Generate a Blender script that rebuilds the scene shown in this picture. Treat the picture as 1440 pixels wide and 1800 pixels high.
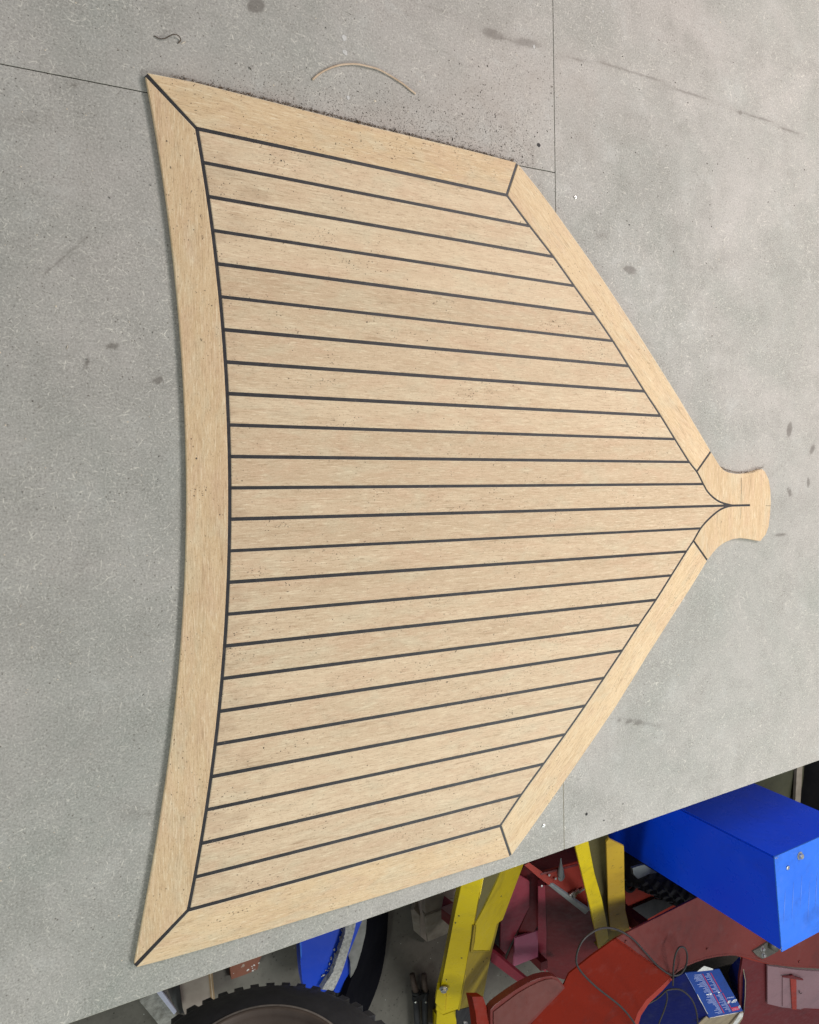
import bpy, bmesh, math, random
from mathutils import Vector, Matrix
random.seed(7)
for o in list(bpy.data.objects): bpy.data.objects.remove(o)
sc = bpy.context.scene
C = sc.collection

# ---------------------------------------------------------------- camera
F = 1250.0                       # focal length in pixels of the 1440 x 1800 picture
RC = Matrix(((0.8867163615, 0.0169826425, -0.4620018226),
             (0.0029834128, 0.9990940718, 0.0424515606),
             (0.4623042218, -0.0390208355, 0.8858623939)))
CAM = Vector((-0.26456, 0.06153, 0.908 + 1.11727))
cam_d = bpy.data.cameras.new('camera'); cam = bpy.data.objects.new('camera', cam_d); C.objects.link(cam)
cam_d.sensor_fit = 'VERTICAL'; cam_d.sensor_height = 36.0; cam_d.lens = F / 1800 * 36
cam_d.clip_start = 0.02; cam_d.clip_end = 100
cam.matrix_world = Matrix.Translation(CAM) @ RC.to_4x4()
sc.camera = cam
# ---------------------------------------------------------------- light of the workshop
w = bpy.data.worlds.new('World'); sc.world = w; w.use_nodes = True
w.node_tree.nodes['Background'].inputs[0].default_value = (0.86, 0.90, 0.95, 1)
w.node_tree.nodes['Background'].inputs[1].default_value = 0.24
def lamp(name, loc, target, size, sizey, power, col):
    l = bpy.data.lights.new(name, 'AREA'); l.shape = 'RECTANGLE'; l.size = size; l.size_y = sizey
    l.energy = power; l.color = col
    o = bpy.data.objects.new(name, l); C.objects.link(o); o.location = loc
    o.rotation_euler = (Vector(target) - Vector(loc)).to_track_quat('-Z', 'Y').to_euler()
    return o
lamp('unseen_lamp', (2.5, 1.4, 3.1), (0.7, 0.0, 0.9), 2.4, 0.6, 71, (1.0, 0.905, 0.875))
lamp('unseen_lamp', (2.1, -1.7, 3.0), (0.9, -0.5, 0.8), 1.8, 0.5, 44, (0.95, 1.0, 0.98))
lamp('unseen_lamp', (-2.6, -2.3, 2.3), (1.0, -1.2, 0.5), 1.6, 0.6, 46, (0.88, 1.0, 0.93))  # added low side lamp, unseen, to brighten the blue cabinet's left face
sc.view_settings.view_transform = 'Standard'; sc.view_settings.look = 'None'
sc.view_settings.exposure = 0.30; sc.view_settings.gamma = 1.0
sc.render.engine = 'CYCLES'

# ---------------------------------------------------------------- helpers
def ray(px, py):
    return RC @ Vector(((px - 720) / F, -(py - 900) / F, -1.0))
def P(px, py, z):                 # the point of the place at height z that the photo shows at px, py
    d = ray(px, py); t = (z - CAM.z) / d.z
    return CAM + d * t
def P2(px, py, z=0.908): p = P(px, py, z); return (p.x, p.y)
def setp(o, label=None, cat=None, group=None, kind=None):
    if label: o['label'] = label
    if cat: o['category'] = cat
    if group: o['group'] = group
    if kind: o['kind'] = kind
    return o
def empty(name, loc, label, cat, group=None):
    o = bpy.data.objects.new(name, None); C.objects.link(o); o.location = loc; o.empty_display_size = 0.05
    o['_l'] = 1; del o['_l']
    return setp(o, label, cat, group)
def link(name, me, mat, parent=None):
    if mat is not None and not me.materials: me.materials.append(mat)
    o = bpy.data.objects.new(name, me); C.objects.link(o)
    if parent is not None:
        pm = Matrix.Translation(parent.location) if parent.parent is None else Matrix.Identity(4)
        o.parent = parent; o.matrix_parent_inverse = pm.inverted()
    return o
def bm_obj(name, bm, mat, parent=None, smooth=False):
    me = bpy.data.meshes.new(name)
    bmesh.ops.recalc_face_normals(bm, faces=bm.faces)
    bm.to_mesh(me); bm.free()
    if smooth:
        for p in me.polygons: p.use_smooth = True
    return link(name, me, mat, parent)
def area2(pts):
    return sum(pts[i][0] * pts[(i + 1) % len(pts)][1] - pts[(i + 1) % len(pts)][0] * pts[i][1] for i in range(len(pts)))
def prism_bm(pts, z0, z1, bev=0.0, arris=False, ang=0.0):
    bm = bmesh.new()
    if area2(pts) < 0: pts = pts[::-1]
    vs = [bm.verts.new((x, y, z0)) for x, y in pts]
    f = bm.faces.new(vs)
    r = bmesh.ops.extrude_face_region(bm, geom=[f])
    top = [v for v in r['geom'] if isinstance(v, bmesh.types.BMVert)]
    tf = [g for g in r['geom'] if isinstance(g, bmesh.types.BMFace)]
    for v in top: v.co.z = z1
    if bev > 0:
        for v in top: v.co.z = z1 - bev * 0.6
        ins = bmesh.ops.inset_region(bm, faces=tf, thickness=bev, depth=0.0)
        for v in tf[0].verts: v.co.z = z1
        if arris:
            c, s_ = math.cos(ang), math.sin(ang)
            for f in ins['faces']:
                f.normal_update(); n = f.normal if f.normal.z > 0 else -f.normal
                if n.x * s_ + n.y * c > 0.25: f.material_index = 1
    return bm
def prism(name, pts, z0, z1, mat, parent=None, bev=0.0):
    return bm_obj(name, prism_bm(pts, z0, z1, bev), mat, parent)
def wood_piece(name, pts, z0, z1, mat, parent, ang, bev=0.0012):
    """a board whose own X axis runs along its grain"""
    cx = sum(p[0] for p in pts) / len(pts); cy = sum(p[1] for p in pts) / len(pts)
    c, s = math.cos(-ang), math.sin(-ang)
    loc = [((x - cx) * c - (y - cy) * s, (x - cx) * s + (y - cy) * c) for x, y in pts]
    bm = prism_bm(loc, 0, z1 - z0, bev, True, ang)
    o = bm_obj(name, bm, mat, None)
    o.data.materials.append(M_arris)
    o.parent = parent; o.matrix_parent_inverse = Matrix.Translation(parent.location).inverted()
    o.location = (cx, cy, z0); o.rotation_euler = (0, 0, ang)
    return o
def plane_of(anch):
    a, b, c = [P(*t) for t in anch]
    n = (b - a).cross(c - a).normalized()
    return a, n
def on_plane(px, py, pl):
    d = ray(px, py); t = (pl[0] - CAM).dot(pl[1]) / d.dot(pl[1])
    return CAM + d * t
def plate(name, pts, anch, th, mat, parent=None, bev=0.0, seg=1):
    """sheet or bar of thickness th whose visible face lies on the plane through three anchors"""
    pl = plane_of(anch); n = pl[1]
    if n.dot(CAM - pl[0]) < 0: n = -n
    v = [on_plane(x, y, pl) for x, y in pts]
    bm = bmesh.new()
    a = [bm.verts.new(p) for p in v]; b = [bm.verts.new(p - n * th) for p in v]
    tf = bm.faces.new(a); bm.faces.new(b[::-1])
    for i in range(len(a)):
        j = (i + 1) % len(a); bm.faces.new((a[j], a[i], b[i], b[j]))
    if bev > 0: bmesh.ops.bevel(bm, geom=list(tf.edges), offset=bev, segments=2, affect='EDGES', profile=0.6)
    return bm_obj(name, bm, mat, parent)
def flat(pts, z): return [(x, y, z) for x, y in pts[:3]]
def smooth_pts(pts, n=8, closed=False):
    out = []; N = len(pts); rng = range(N if closed else N - 1)
    for i in rng:
        g = (lambda k: pts[k % N]) if closed else (lambda k: pts[max(0, min(N - 1, k))])
        p0, p1, p2, p3 = [Vector(g(i + k)) for k in (-1, 0, 1, 2)]
        for k in range(n):
            t = k / n
            out.append(0.5 * ((2 * p1) + (p2 - p0) * t + (2 * p0 - 5 * p1 + 4 * p2 - p3) * t * t + (3 * p1 - p0 - 3 * p2 + p3) * t ** 3))
    if not closed: out.append(Vector(pts[-1]))
    return out
def tube_bm(bm, pts, r, n=8, ry=None, cap=True):
    pts = [Vector(p) for p in pts]; rings = []
    up = Vector((0, 0, 1)); prev = None
    for i, p in enumerate(pts):
        t = (pts[min(i + 1, len(pts) - 1)] - pts[max(i - 1, 0)]).normalized()
        s = t.cross(up)
        if s.length < 1e-3: s = t.cross(Vector((1, 0, 0)))
        s.normalize()
        if prev is not None and s.dot(prev) < 0: s = -s
        prev = s; u = s.cross(t)
        rr = r(i / (len(pts) - 1)) if callable(r) else r
        rings.append([bm.verts.new(p + s * math.cos(a) * rr + u * math.sin(a) * (rr if ry is None else ry))
                      for a in [2 * math.pi * k / n for k in range(n)]])
    for i in range(len(rings) - 1):
        for k in range(n):
            bm.faces.new((rings[i][k], rings[i][(k + 1) % n], rings[i + 1][(k + 1) % n], rings[i + 1][k]))
    if cap: bm.faces.new(rings[0]); bm.faces.new(rings[-1][::-1])
def tube(name, pts, r, mat, parent=None, n=8, ry=None):
    bm = bmesh.new(); tube_bm(bm, pts, r, n, ry); return bm_obj(name, bm, mat, parent, True)
def box_bm(bm, c, u, v, wv):
    c, u, v, wv = map(Vector, (c, u, v, wv)); vs = []
    for i in (-1, 1):
        for j in (-1, 1):
            for k in (-1, 1): vs.append(bm.verts.new(c + u * i + v * j + wv * k))
    for f in ((0, 1, 3, 2), (4, 6, 7, 5), (0, 4, 5, 1), (2, 3, 7, 6), (0, 2, 6, 4), (1, 5, 7, 3)):
        bm.faces.new([vs[q] for q in f])
def bar(name, a, b, wdt, hgt, mat, parent=None, up=(0, 0, 1), bev=0.0):
    a, b = Vector(a), Vector(b); t = (b - a); L = t.length; t.normalize()
    s = t.cross(Vector(up)).normalized(); u = s.cross(t)
    bm = bmesh.new(); box_bm(bm, (a + b) / 2, t * L / 2, s * wdt / 2, u * hgt / 2)
    if bev: bmesh.ops.bevel(bm, geom=bm.edges[:], offset=bev, segments=2, affect='EDGES')
    return bm_obj(name, bm, mat, parent)
def bolt(name, loc, n, r, mat, parent, h=None, sides=6, washer=True):
    loc = Vector(loc); n = Vector(n).normalized(); h = h or r * 0.8
    s = n.orthogonal().normalized(); t = n.cross(s)
    bm = bmesh.new()
    def cyl(rad, z0, z1, k, dome=0):
        A = [bm.verts.new(loc + n * z0 + (s * math.cos(2 * math.pi * i / k) + t * math.sin(2 * math.pi * i / k)) * rad) for i in range(k)]
        B = [bm.verts.new(loc + n * z1 + (s * math.cos(2 * math.pi * i / k) + t * math.sin(2 * math.pi * i / k)) * rad * (1 - dome)) for i in range(k)]
        bm.faces.new(A); bm.faces.new(B[::-1])
        for i in range(k): bm.faces.new((A[i], A[(i + 1) % k], B[(i + 1) % k], B[i]))
    if washer: cyl(r * 1.35, -0.001, r * 0.15, 20)
    cyl(r, r * 0.15, h * 0.8, sides); cyl(r * 0.97, h * 0.8, h, sides, 0.22)
    return bm_obj(name, bm, mat, parent)

# ---------------------------------------------------------------- materials
class NT:
    def __init__(s, name, rough=0.5, metal=0.0, spec=0.5):
        s.m = bpy.data.materials.new(name); s.m.use_nodes = True; s.t = s.m.node_tree
        s.b = s.t.nodes['Principled BSDF']; s.b.inputs['Roughness'].default_value = rough
        s.b.inputs['Metallic'].default_value = metal; s.b.inputs['Specular IOR Level'].default_value = spec
        s.tc = s.t.nodes.new('ShaderNodeTexCoord')
    def n(s, typ, **kw):
        nd = s.t.nodes.new(typ)
        for k, v in kw.items():
            if hasattr(nd, k): setattr(nd, k, v)
        return nd
    def l(s, a, b): s.t.links.new(a, b)
    def setin(s, sock, v):
        if hasattr(v, 'links') or hasattr(v, 'is_output'): s.l(v, sock)
        else: sock.default_value = v
    def coord(s, kind='Object', scale=(1, 1, 1), rot=(0, 0, 0), rand=0.0):
        mp = s.n('ShaderNodeMapping'); mp.inputs['Scale'].default_value = scale; mp.inputs['Rotation'].default_value = rot
        src = s.tc.outputs[kind]
        if rand:
            oi = s.n('ShaderNodeObjectInfo'); m = s.n('ShaderNodeMath', operation='MULTIPLY'); s.l(oi.outputs['Random'], m.inputs[0]); m.inputs[1].default_value = rand
            va = s.n('ShaderNodeVectorMath', operation='ADD'); s.l(src, va.inputs[0]); s.l(m.outputs[0], va.inputs[1]); src = va.outputs[0]
        s.l(src, mp.inputs['Vector']); return mp.outputs[0]
    def noise(s, co, scale=5, detail=4, rough=0.55, dist=0.0):
        t = s.n('ShaderNodeTexNoise'); t.inputs['Scale'].default_value = scale; t.inputs['Detail'].default_value = detail
        t.inputs['Roughness'].default_value = rough; t.inputs['Distortion'].default_value = dist
        s.l(co, t.inputs['Vector']); return t.outputs['Fac']
    def voro(s, co, scale, feature='F1', rnd=1.0):
        t = s.n('ShaderNodeTexVoronoi'); t.feature = feature; t.inputs['Scale'].default_value = scale; t.inputs['Randomness'].default_value = rnd
        s.l(co, t.inputs['Vector']); return t
    def rng(s, v, a, b, c=0.0, d=1.0, smooth=False):
        t = s.n('ShaderNodeMapRange'); t.clamp = True
        if smooth: t.interpolation_type = 'SMOOTHSTEP'
        for i, x in zip((1, 2, 3, 4), (a, b, c, d)): t.inputs[i].default_value = x
        s.l(v, t.inputs[0]); return t.outputs[0]
    def mul(s, a, b, op='MULTIPLY'):
        t = s.n('ShaderNodeMath', operation=op); s.setin(t.inputs[0], a); s.setin(t.inputs[1], b); return t.outputs[0]
    def mix(s, f, a, b, mode='MIX'):
        t = s.n('ShaderNodeMix'); t.data_type = 'RGBA'; t.blend_type = mode
        s.setin(t.inputs[0], f)
        s.setin(t.inputs[6], a if not isinstance(a, tuple) else (*a, 1)); s.setin(t.inputs[7], b if not isinstance(b, tuple) else (*b, 1))
        return t.outputs[2]
    def bump(s, h, dist=0.001, strength=0.5):
        t = s.n('ShaderNodeBump'); t.inputs['Strength'].default_value = strength; t.inputs['Distance'].default_value = dist
        s.l(h, t.inputs['Height']); s.l(t.outputs[0], s.b.inputs['Normal'])
    def out(s, col, rough=None):
        s.setin(s.b.inputs['Base Color'], col if not isinstance(col, tuple) else (*col, 1))
        if rough is not None: s.setin(s.b.inputs['Roughness'], rough)
        return s.m

def mat_simple(name, col, col2=None, rough=0.5, metal=0.0, scale=12, bump=0.0, spec=0.5, lo=0.35, hi=0.7, detail=5):
    s = NT(name, rough, metal, spec)
    n = s.noise(s.coord('Object'), scale, detail, 0.6)
    c = s.mix(s.rng(n, lo, hi), col, col2 or tuple(x * 0.75 for x in col))
    if bump: s.bump(s.noise(s.coord('Object'), scale * 6, 5, 0.6), bump, 0.5)
    r = s.rng(s.noise(s.coord('Object'), scale * 1.7, 4), 0.3, 0.7, rough * 0.8, min(1, rough * 1.25))
    return s.out(c, r)

def mat_teak(name, base, base2, grub=0.15):
    s = NT(name, 0.62, spec=0.3)
    oi = s.n('ShaderNodeObjectInfo')
    g1 = s.noise(s.coord('Object', (1.5, 10, 10), rand=7.3), 5, 6, 0.65, 0.5)
    co2 = s.coord('Object', (48, 500, 500), rand=3.1)
    g2 = s.noise(co2, 1, 2.5, 0.6, 0.3)
    g3 = s.noise(s.coord('Object', (130, 760, 760), rand=5.7), 1, 2, 0.5, 0.2)
    iso = s.noise(s.coord('Object', (1, 1.6, 1), rand=1.7), 420, 2, 0.6)
    col = s.mix(s.rng(g1, 0.32, 0.68), base, base2)
    tint = s.mix(s.rng(oi.outputs['Random'], 0, 1), (0.89, 0.87, 0.85), (1.05, 1.06, 1.06))
    col = s.mix(1.0, col, tint, 'MULTIPLY')
    c4 = s.coord('Object', (4, 13, 13), rand=11.0)
    pk = s.noise(c4, 2.4, 5, 0.62, 0.5)
    col = s.mix(s.rng(pk, 0.48, 0.70, 0, 0.55), col, (0.60, 0.405, 0.265))
    pk2 = s.noise(s.coord('Object', (5, 12, 12), rand=17.0), 2.6, 4, 0.6, 0.4)
    col = s.mix(s.rng(pk2, 0.50, 0.72, 0, 0.5), col, (0.60, 0.53, 0.37))
    # sanding bloom: short lighter and darker fibres
    col = s.mix(s.rng(g2, 0.55, 0.74, 0, 0.62), col, (0.86, 0.74, 0.53))
    col = s.mix(s.rng(g2, 0.45, 0.26, 0, 0.55), col, (0.34, 0.215, 0.12))
    col = s.mix(s.rng(g3, 0.62, 0.74, 0, 0.60), col, (0.25, 0.15, 0.085))
    col = s.mix(s.rng(iso, 0.56, 0.75, 0, 0.35), col, (0.80, 0.66, 0.46))
    col = s.mix(s.rng(iso, 0.44, 0.28, 0, 0.35), col, (0.33, 0.21, 0.12))
    # longer dark streaks in some places
    st = s.noise(s.coord('Object', (14, 230, 230), rand=8.0), 1, 3, 0.6, 0.3)
    stm = s.rng(s.noise(s.coord('Object', (5, 9, 9), rand=6.0), 2, 3, 0.6), 0.52, 0.66)
    col = s.mix(s.mul(s.rng(st, 0.57, 0.70, 0, 0.6), stm), col, (0.30, 0.185, 0.10))
    # patchy dark pores
    pc = s.coord('Object', (0.7, 1, 1), rand=9.0)
    v = s.voro(pc, 210)
    patch = s.noise(s.coord('Object', (1, 1.5, 1), rand=2.0), 8, 4, 0.65)
    dots = s.mul(s.rng(v.outputs['Distance'], 0.26, 0.14), s.rng(patch, 0.52, 0.62))
    dd = s.mul(dots, s.rng(s.noise(pc, 70, 1, 0.5), 0.50, 0.55))
    col = s.mix(s.mul(dd, 0.8), col, (0.09, 0.05, 0.03))
    # grubby marks, strongest where the boards meet the king board
    gm = s.noise(s.coord('Object', (5, 8, 8), rand=4.0), 2.4, 5, 0.7)
    geo = s.n('ShaderNodeNewGeometry'); sx = s.n('ShaderNodeSeparateXYZ'); s.l(geo.outputs['Position'], sx.inputs[0])
    near = s.rng(sx.outputs[0], 0.07, -0.01, 0, grub)
    gsum = s.mul(gm, near, 'ADD')
    col = s.mix(s.rng(gsum, 0.60, 0.84, 0, 0.40), col, (0.30, 0.20, 0.125))
    s.bump(s.mul(g2, s.mul(g3, 0.4), 'ADD'), 0.0004, 0.35)
    return s.out(col, s.rng(g2, 0.3, 0.7, 0.55, 0.72))
M_plank = mat_teak('teak_plank', (0.60, 0.450, 0.295), (0.69, 0.535, 0.365))
M_margin = mat_teak('teak_margin', (0.635, 0.460, 0.270), (0.72, 0.54, 0.335), 0.0)
M_arris = mat_simple('pale_arris_halo', (0.80, 0.68, 0.48), (0.72, 0.58, 0.39), 0.6, scale=40)  # pale highlight painted on the arrises that face one way
def mat_caulk():
    s = NT('black_caulk', 0.55)
    n = s.noise(s.coord('Object'), 90, 4, 0.6)
    sp = s.voro(s.coord('Object'), 260)
    col = s.mix(s.rng(n, 0.35, 0.7), (0.009, 0.008, 0.010), (0.026, 0.024, 0.027))
    col = s.mix(s.mul(s.rng(sp.outputs['Distance'], 0.12, 0.06), s.rng(n, 0.55, 0.65)), col, (0.5, 0.38, 0.25))
    s.bump(s.noise(s.coord('Object'), 500, 2), 0.0004, 0.4)
    return s.out(col)
M_caulk = mat_caulk()
def mat_mdf():
    s = NT('mdf_board', 0.6, spec=0.35)
    co = s.coord('Object')
    big = s.noise(co, 2.9, 7, 0.68, 0.5)
    mid = s.noise(co, 14, 5, 0.65, 0.3)
    fin = s.noise(co, 330, 3, 0.7)
    col = s.mix(s.rng(big, 0.34, 0.66), (0.285, 0.292, 0.260), (0.420, 0.396, 0.366))
    warm = s.noise(co, 1.1, 3, 0.5)
    col = s.mix(s.rng(warm, 0.45, 0.62, 0, 0.5), col, (0.42, 0.375, 0.345))
    att = s.n('ShaderNodeAttribute'); att.attribute_name = 'stain_shade'
    big2 = s.noise(co, 6, 6, 0.7, 0.6)
    col = s.mix(s.rng(big2, 0.48, 0.68, 0, 0.42), col, (0.27, 0.255, 0.23))
    col = s.mix(s.rng(mid, 0.52, 0.72, 0, 0.45), col, (0.26, 0.25, 0.225))
    col = s.mix(s.rng(mid, 0.42, 0.28, 0, 0.35), col, (0.47, 0.47, 0.44))
    # pressed wood fibres: short pale and dark dashes in many directions
    fmask = s.rng(s.noise(co, 5, 4, 0.7), 0.36, 0.62, 0.35, 1.0)
    for k, a in enumerate((0.15, 0.7, 1.25, 1.8, 2.35, 2.9)):
        mp = s.n('ShaderNodeMapping'); s.l(s.coord('Object', (1, 1, 1), (0, 0, a)), mp.inputs['Vector'])
        mp.inputs['Scale'].default_value = (75, 420, 1); mp.inputs['Location'].default_value = (k * 7.1, k * 3.3, 0)
        f = s.noise(mp.outputs[0], 1, 1.0, 0.4, 1.2)
        col = s.mix(s.mul(s.rng(f, 0.68, 0.78, 0, 0.85), fmask), col, (0.68, 0.65, 0.57))
        col = s.mix(s.rng(f, 0.28, 0.20, 0, 0.45), col, (0.16, 0.145, 0.12))
    col = s.mix(s.rng(fin, 0.52, 0.72, 0, 0.62), col, (0.60, 0.58, 0.53))
    col = s.mix(s.rng(fin, 0.46, 0.27, 0, 0.72), col, (0.15, 0.14, 0.12))
    # brown staining, painted marks and the painted right-edge shade
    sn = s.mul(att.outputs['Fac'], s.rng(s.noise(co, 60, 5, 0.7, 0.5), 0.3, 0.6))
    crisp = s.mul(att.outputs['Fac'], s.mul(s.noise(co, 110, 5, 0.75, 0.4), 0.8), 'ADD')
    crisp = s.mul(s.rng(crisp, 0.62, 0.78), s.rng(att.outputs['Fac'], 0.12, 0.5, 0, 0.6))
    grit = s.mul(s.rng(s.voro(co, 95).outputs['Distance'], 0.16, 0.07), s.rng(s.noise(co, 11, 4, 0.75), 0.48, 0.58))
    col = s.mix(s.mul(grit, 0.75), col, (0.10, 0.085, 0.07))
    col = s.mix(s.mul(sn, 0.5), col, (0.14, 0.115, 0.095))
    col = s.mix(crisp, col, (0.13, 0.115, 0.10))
    at2 = s.n('ShaderNodeAttribute'); at2.attribute_name = 'dust'
    col = s.mix(s.mul(at2.outputs['Fac'], s.rng(mid, 0.35, 0.65, 0.3, 1)), col, (0.44, 0.375, 0.33))
    s.bump(fin, 0.0003, 0.25)
    return s.out(col, s.rng(mid, 0.3, 0.7, 0.5, 0.7))
M_mdf = mat_mdf()
M_mdf_edge = mat_simple('mdf_cut_edge', (0.66, 0.62, 0.52), (0.52, 0.48, 0.40), 0.7, scale=80)
def mat_concrete():
    s = NT('concrete_floor', 0.75, spec=0.3)
    co = s.coord('Object')
    a = s.noise(co, 3, 6, 0.65, 0.4); b = s.noise(co, 22, 6, 0.7); v = s.voro(co, 70)
    col = s.mix(s.rng(a, 0.35, 0.68), (0.105, 0.093, 0.078), (0.17, 0.155, 0.132))
    col = s.mix(s.rng(b, 0.52, 0.75, 0, 0.7), col, (0.075, 0.065, 0.056))
    col = s.mix(s.mul(s.rng(v.outputs['Distance'], 0.22, 0.1), s.rng(b, 0.45, 0.6)), col, (0.035, 0.03, 0.026))
    v2 = s.voro(co, 34)
    col = s.mix(s.rng(v2.outputs['Distance'], 0.05, 0.03), col, (0.5, 0.5, 0.48))
    s.bump(b, 0.002, 0.5)
    return s.out(col)
M_concrete = mat_concrete()
def mat_paint(name, col, worn, rough=0.35, chips=0.66, scale=1.0, spec=0.32, grime=0.5, dark=(0.05, 0.045, 0.04)):
    s = NT(name, rough, spec=spec)
    co = s.coord('Object')
    a = s.noise(co, 4 * scale, 4, 0.6); b = s.noise(co, 45 * scale, 5, 0.7)
    c = s.mix(s.rng(a, 0.3, 0.75), col, worn)
    c = s.mix(s.rng(b, chips, chips + 0.05, 0, 0.8), c, dark)
    gr = s.noise(co, 9 * scale, 6, 0.7, 0.6)
    c = s.mix(s.rng(gr, 0.52, 0.75, 0, grime), c, tuple(x * 0.35 + 0.012 for x in col))
    c = s.mix(s.rng(s.noise(co, 17 * scale, 5, 0.7, 0.3), 0.56, 0.78, 0, grime * .6), c, tuple(x * 0.7 + 0.07 for x in col))
    fine = s.noise(co, 260, 3, 0.6)
    c = s.mix(s.rng(fine, 0.6, 0.8, 0, 0.25), c, tuple(min(1, x * 1.3 + .03) for x in col))
    s.bump(s.noise(co, 120, 3), 0.0005, 0.25)
    return s.out(c, s.rng(b, 0.3, 0.7, rough * 0.75, rough * 1.4))
M_blue = mat_paint('blue_paint', (0.002, 0.060, 0.88), (0.004, 0.080, 0.92), 0.30, 0.78, 0.6, grime=.22)
M_bluehop = mat_paint('hopper_blue', (0.002, 0.045, 0.50), (0.003, 0.06, 0.55), 0.35, 0.78, 0.8, grime=.3)
M_bluetop = mat_paint('blue_lit_scuffed', (0.02, 0.13, 0.66), (0.035, 0.17, 0.72), 0.38, 0.74, dark=(0.25, 0.3, 0.55))  # cabinet blue lightened for its lit lid, plus pale scuffs
M_red = mat_paint('red_oxide_paint', (0.125, 0.022, 0.018), (0.145, 0.027, 0.022), 0.38, 0.76)
M_redbright = mat_paint('red_lit_paint', (0.185, 0.012, 0.003), (0.145, 0.011, 0.004), 0.5, 0.72, spec=0.12)  # deck plate's red with the chute's stronger light put into the colour
M_redpink = mat_paint('faded_red_paint', (0.27, 0.032, 0.052), (0.30, 0.046, 0.066), 0.4, 0.74)
M_redframe = mat_paint('red_frame_paint', (0.30, 0.034, 0.022), (0.35, 0.042, 0.028), 0.42, 0.72, spec=.2)
M_darkred = mat_paint('dark_maroon_paint', (0.13, 0.015, 0.018), (0.15, 0.019, 0.021), 0.45, 0.75)
M_pinkbright = mat_paint('bright_pink_paint', (0.46, 0.12, 0.20), (0.40, 0.10, 0.17), 0.4, 0.74)  # brighter pink than the side panel
M_pale = mat_paint('pale_pink_panel', (0.30, 0.17, 0.19), (0.26, 0.145, 0.16), 0.35, 0.78)
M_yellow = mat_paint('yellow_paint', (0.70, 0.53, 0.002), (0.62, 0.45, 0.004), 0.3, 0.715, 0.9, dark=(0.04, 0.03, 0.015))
M_yellowdirtyshade = mat_paint('shaded_grimy_yellow', (0.28, 0.20, 0.008), (0.18, 0.13, 0.015), 0.4, 0.66, 0.8, dark=(0.06, 0.045, 0.02))  # grimy yellow, with the leg's shaded side put into the colour
M_rubber = mat_simple('black_rubber', (0.034, 0.034, 0.038), (0.052, 0.052, 0.056), 0.6, scale=20, bump=0.0006)
M_dark = mat_simple('dark_metal', (0.012, 0.012, 0.015), (0.022, 0.021, 0.022), 0.75, scale=15)
M_rim = mat_simple('brown_rim_paint', (0.16, 0.125, 0.10), (0.095, 0.072, 0.058), 0.42, scale=9)
M_zinc = mat_simple('zinc_plated_steel', (0.62, 0.62, 0.60), (0.45, 0.44, 0.42), 0.32, 0.9, scale=60)
M_steelgrey = mat_simple('grey_steel', (0.22, 0.24, 0.24), (0.32, 0.335, 0.33), 0.5, 0.3, scale=14)
M_bracket = mat_simple('bracket_steel', (0.085, 0.08, 0.07), (0.12, 0.11, 0.09), 0.5, 0.4, scale=30)
M_foam = mat_simple('frosted_foam', (0.52, 0.51, 0.48), (0.24, 0.235, 0.225), 0.9, scale=130, bump=0.003)
M_wooddirty = mat_simple('weathered_wood', (0.22, 0.185, 0.145), (0.33, 0.285, 0.23), 0.8, scale=26, bump=0.001)
M_woodbrown = mat_simple('brown_board', (0.29, 0.235, 0.20), (0.38, 0.32, 0.27), 0.7, scale=18)
M_ply = mat_simple('plywood_edge', (0.30, 0.19, 0.10), (0.40, 0.27, 0.15), 0.7, scale=60)
M_brownplate = mat_paint('brown_plate', (0.24, 0.085, 0.05), (0.17, 0.065, 0.04), 0.6, 0.60, dark=(0.40, 0.34, 0.28))
M_white = mat_simple('chalky_white', (0.75, 0.73, 0.70), (0.5, 0.48, 0.45), 0.8, scale=60)
M_lilac = mat_simple('pale_lilac_plastic', (0.72, 0.72, 0.88), (0.64, 0.64, 0.80), 0.4, scale=20)
M_olive = mat_simple('olive_board', (0.055, 0.055, 0.030), (0.075, 0.072, 0.04), 0.7, scale=12)
M_cable = mat_simple('grey_cable', (0.024, 0.020, 0.020), (0.036, 0.031, 0.03), 0.55, scale=30)
M_sliver = mat_simple('wood_sliver', (0.60, 0.47, 0.34), (0.40, 0.28, 0.18), 0.7, scale=40)
M_chip = mat_simple('sawdust_brown', (0.14, 0.105, 0.08), (0.045, 0.036, 0.03), 0.9, scale=300)
M_chiplight = mat_simple('pale_wood_flakes', (0.70, 0.62, 0.50), (0.6, 0.5, 0.38), 0.9, scale=300)
M_navy = mat_paint('navy_cardboard', (0.003, 0.007, 0.085), (0.004, 0.010, 0.11), 0.5, 0.78, spec=.15, dark=(0.2, 0.22, 0.4))
M_boxblue = mat_paint('printed_blue_card', (0.008, 0.055, 0.30), (0.010, 0.045, 0.24), 0.33, 0.77, dark=(0.3, 0.35, 0.6))
M_card = mat_simple('bare_cardboard', (0.36, 0.29, 0.19), (0.28, 0.22, 0.15), 0.8, scale=30)
M_print = mat_simple('pale_blue_print', (0.32, 0.38, 0.66), (0.22, 0.28, 0.58), 0.5, scale=200)
M_printred = mat_simple('red_print', (0.50, 0.03, 0.08), (0.42, 0.03, 0.09), 0.5, scale=100)
M_printwhite = mat_simple('white_print', (0.8, 0.82, 0.86), (0.72, 0.75, 0.8), 0.5, scale=100)
M_black = mat_simple('recess_black', (0.01, 0.01, 0.01), (0.02, 0.02, 0.02), 0.7)  # flat black painting the dark inside of holes and recesses

# ---------------------------------------------------------------- setting: floor
prism('floor', [(-4, -5), (6, -5), (6, 4), (-4, 4)], -0.1, 0.0, M_concrete)
setp(bpy.data.objects['floor'], 'worn dark grey concrete workshop floor', None, None, 'structure')

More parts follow.
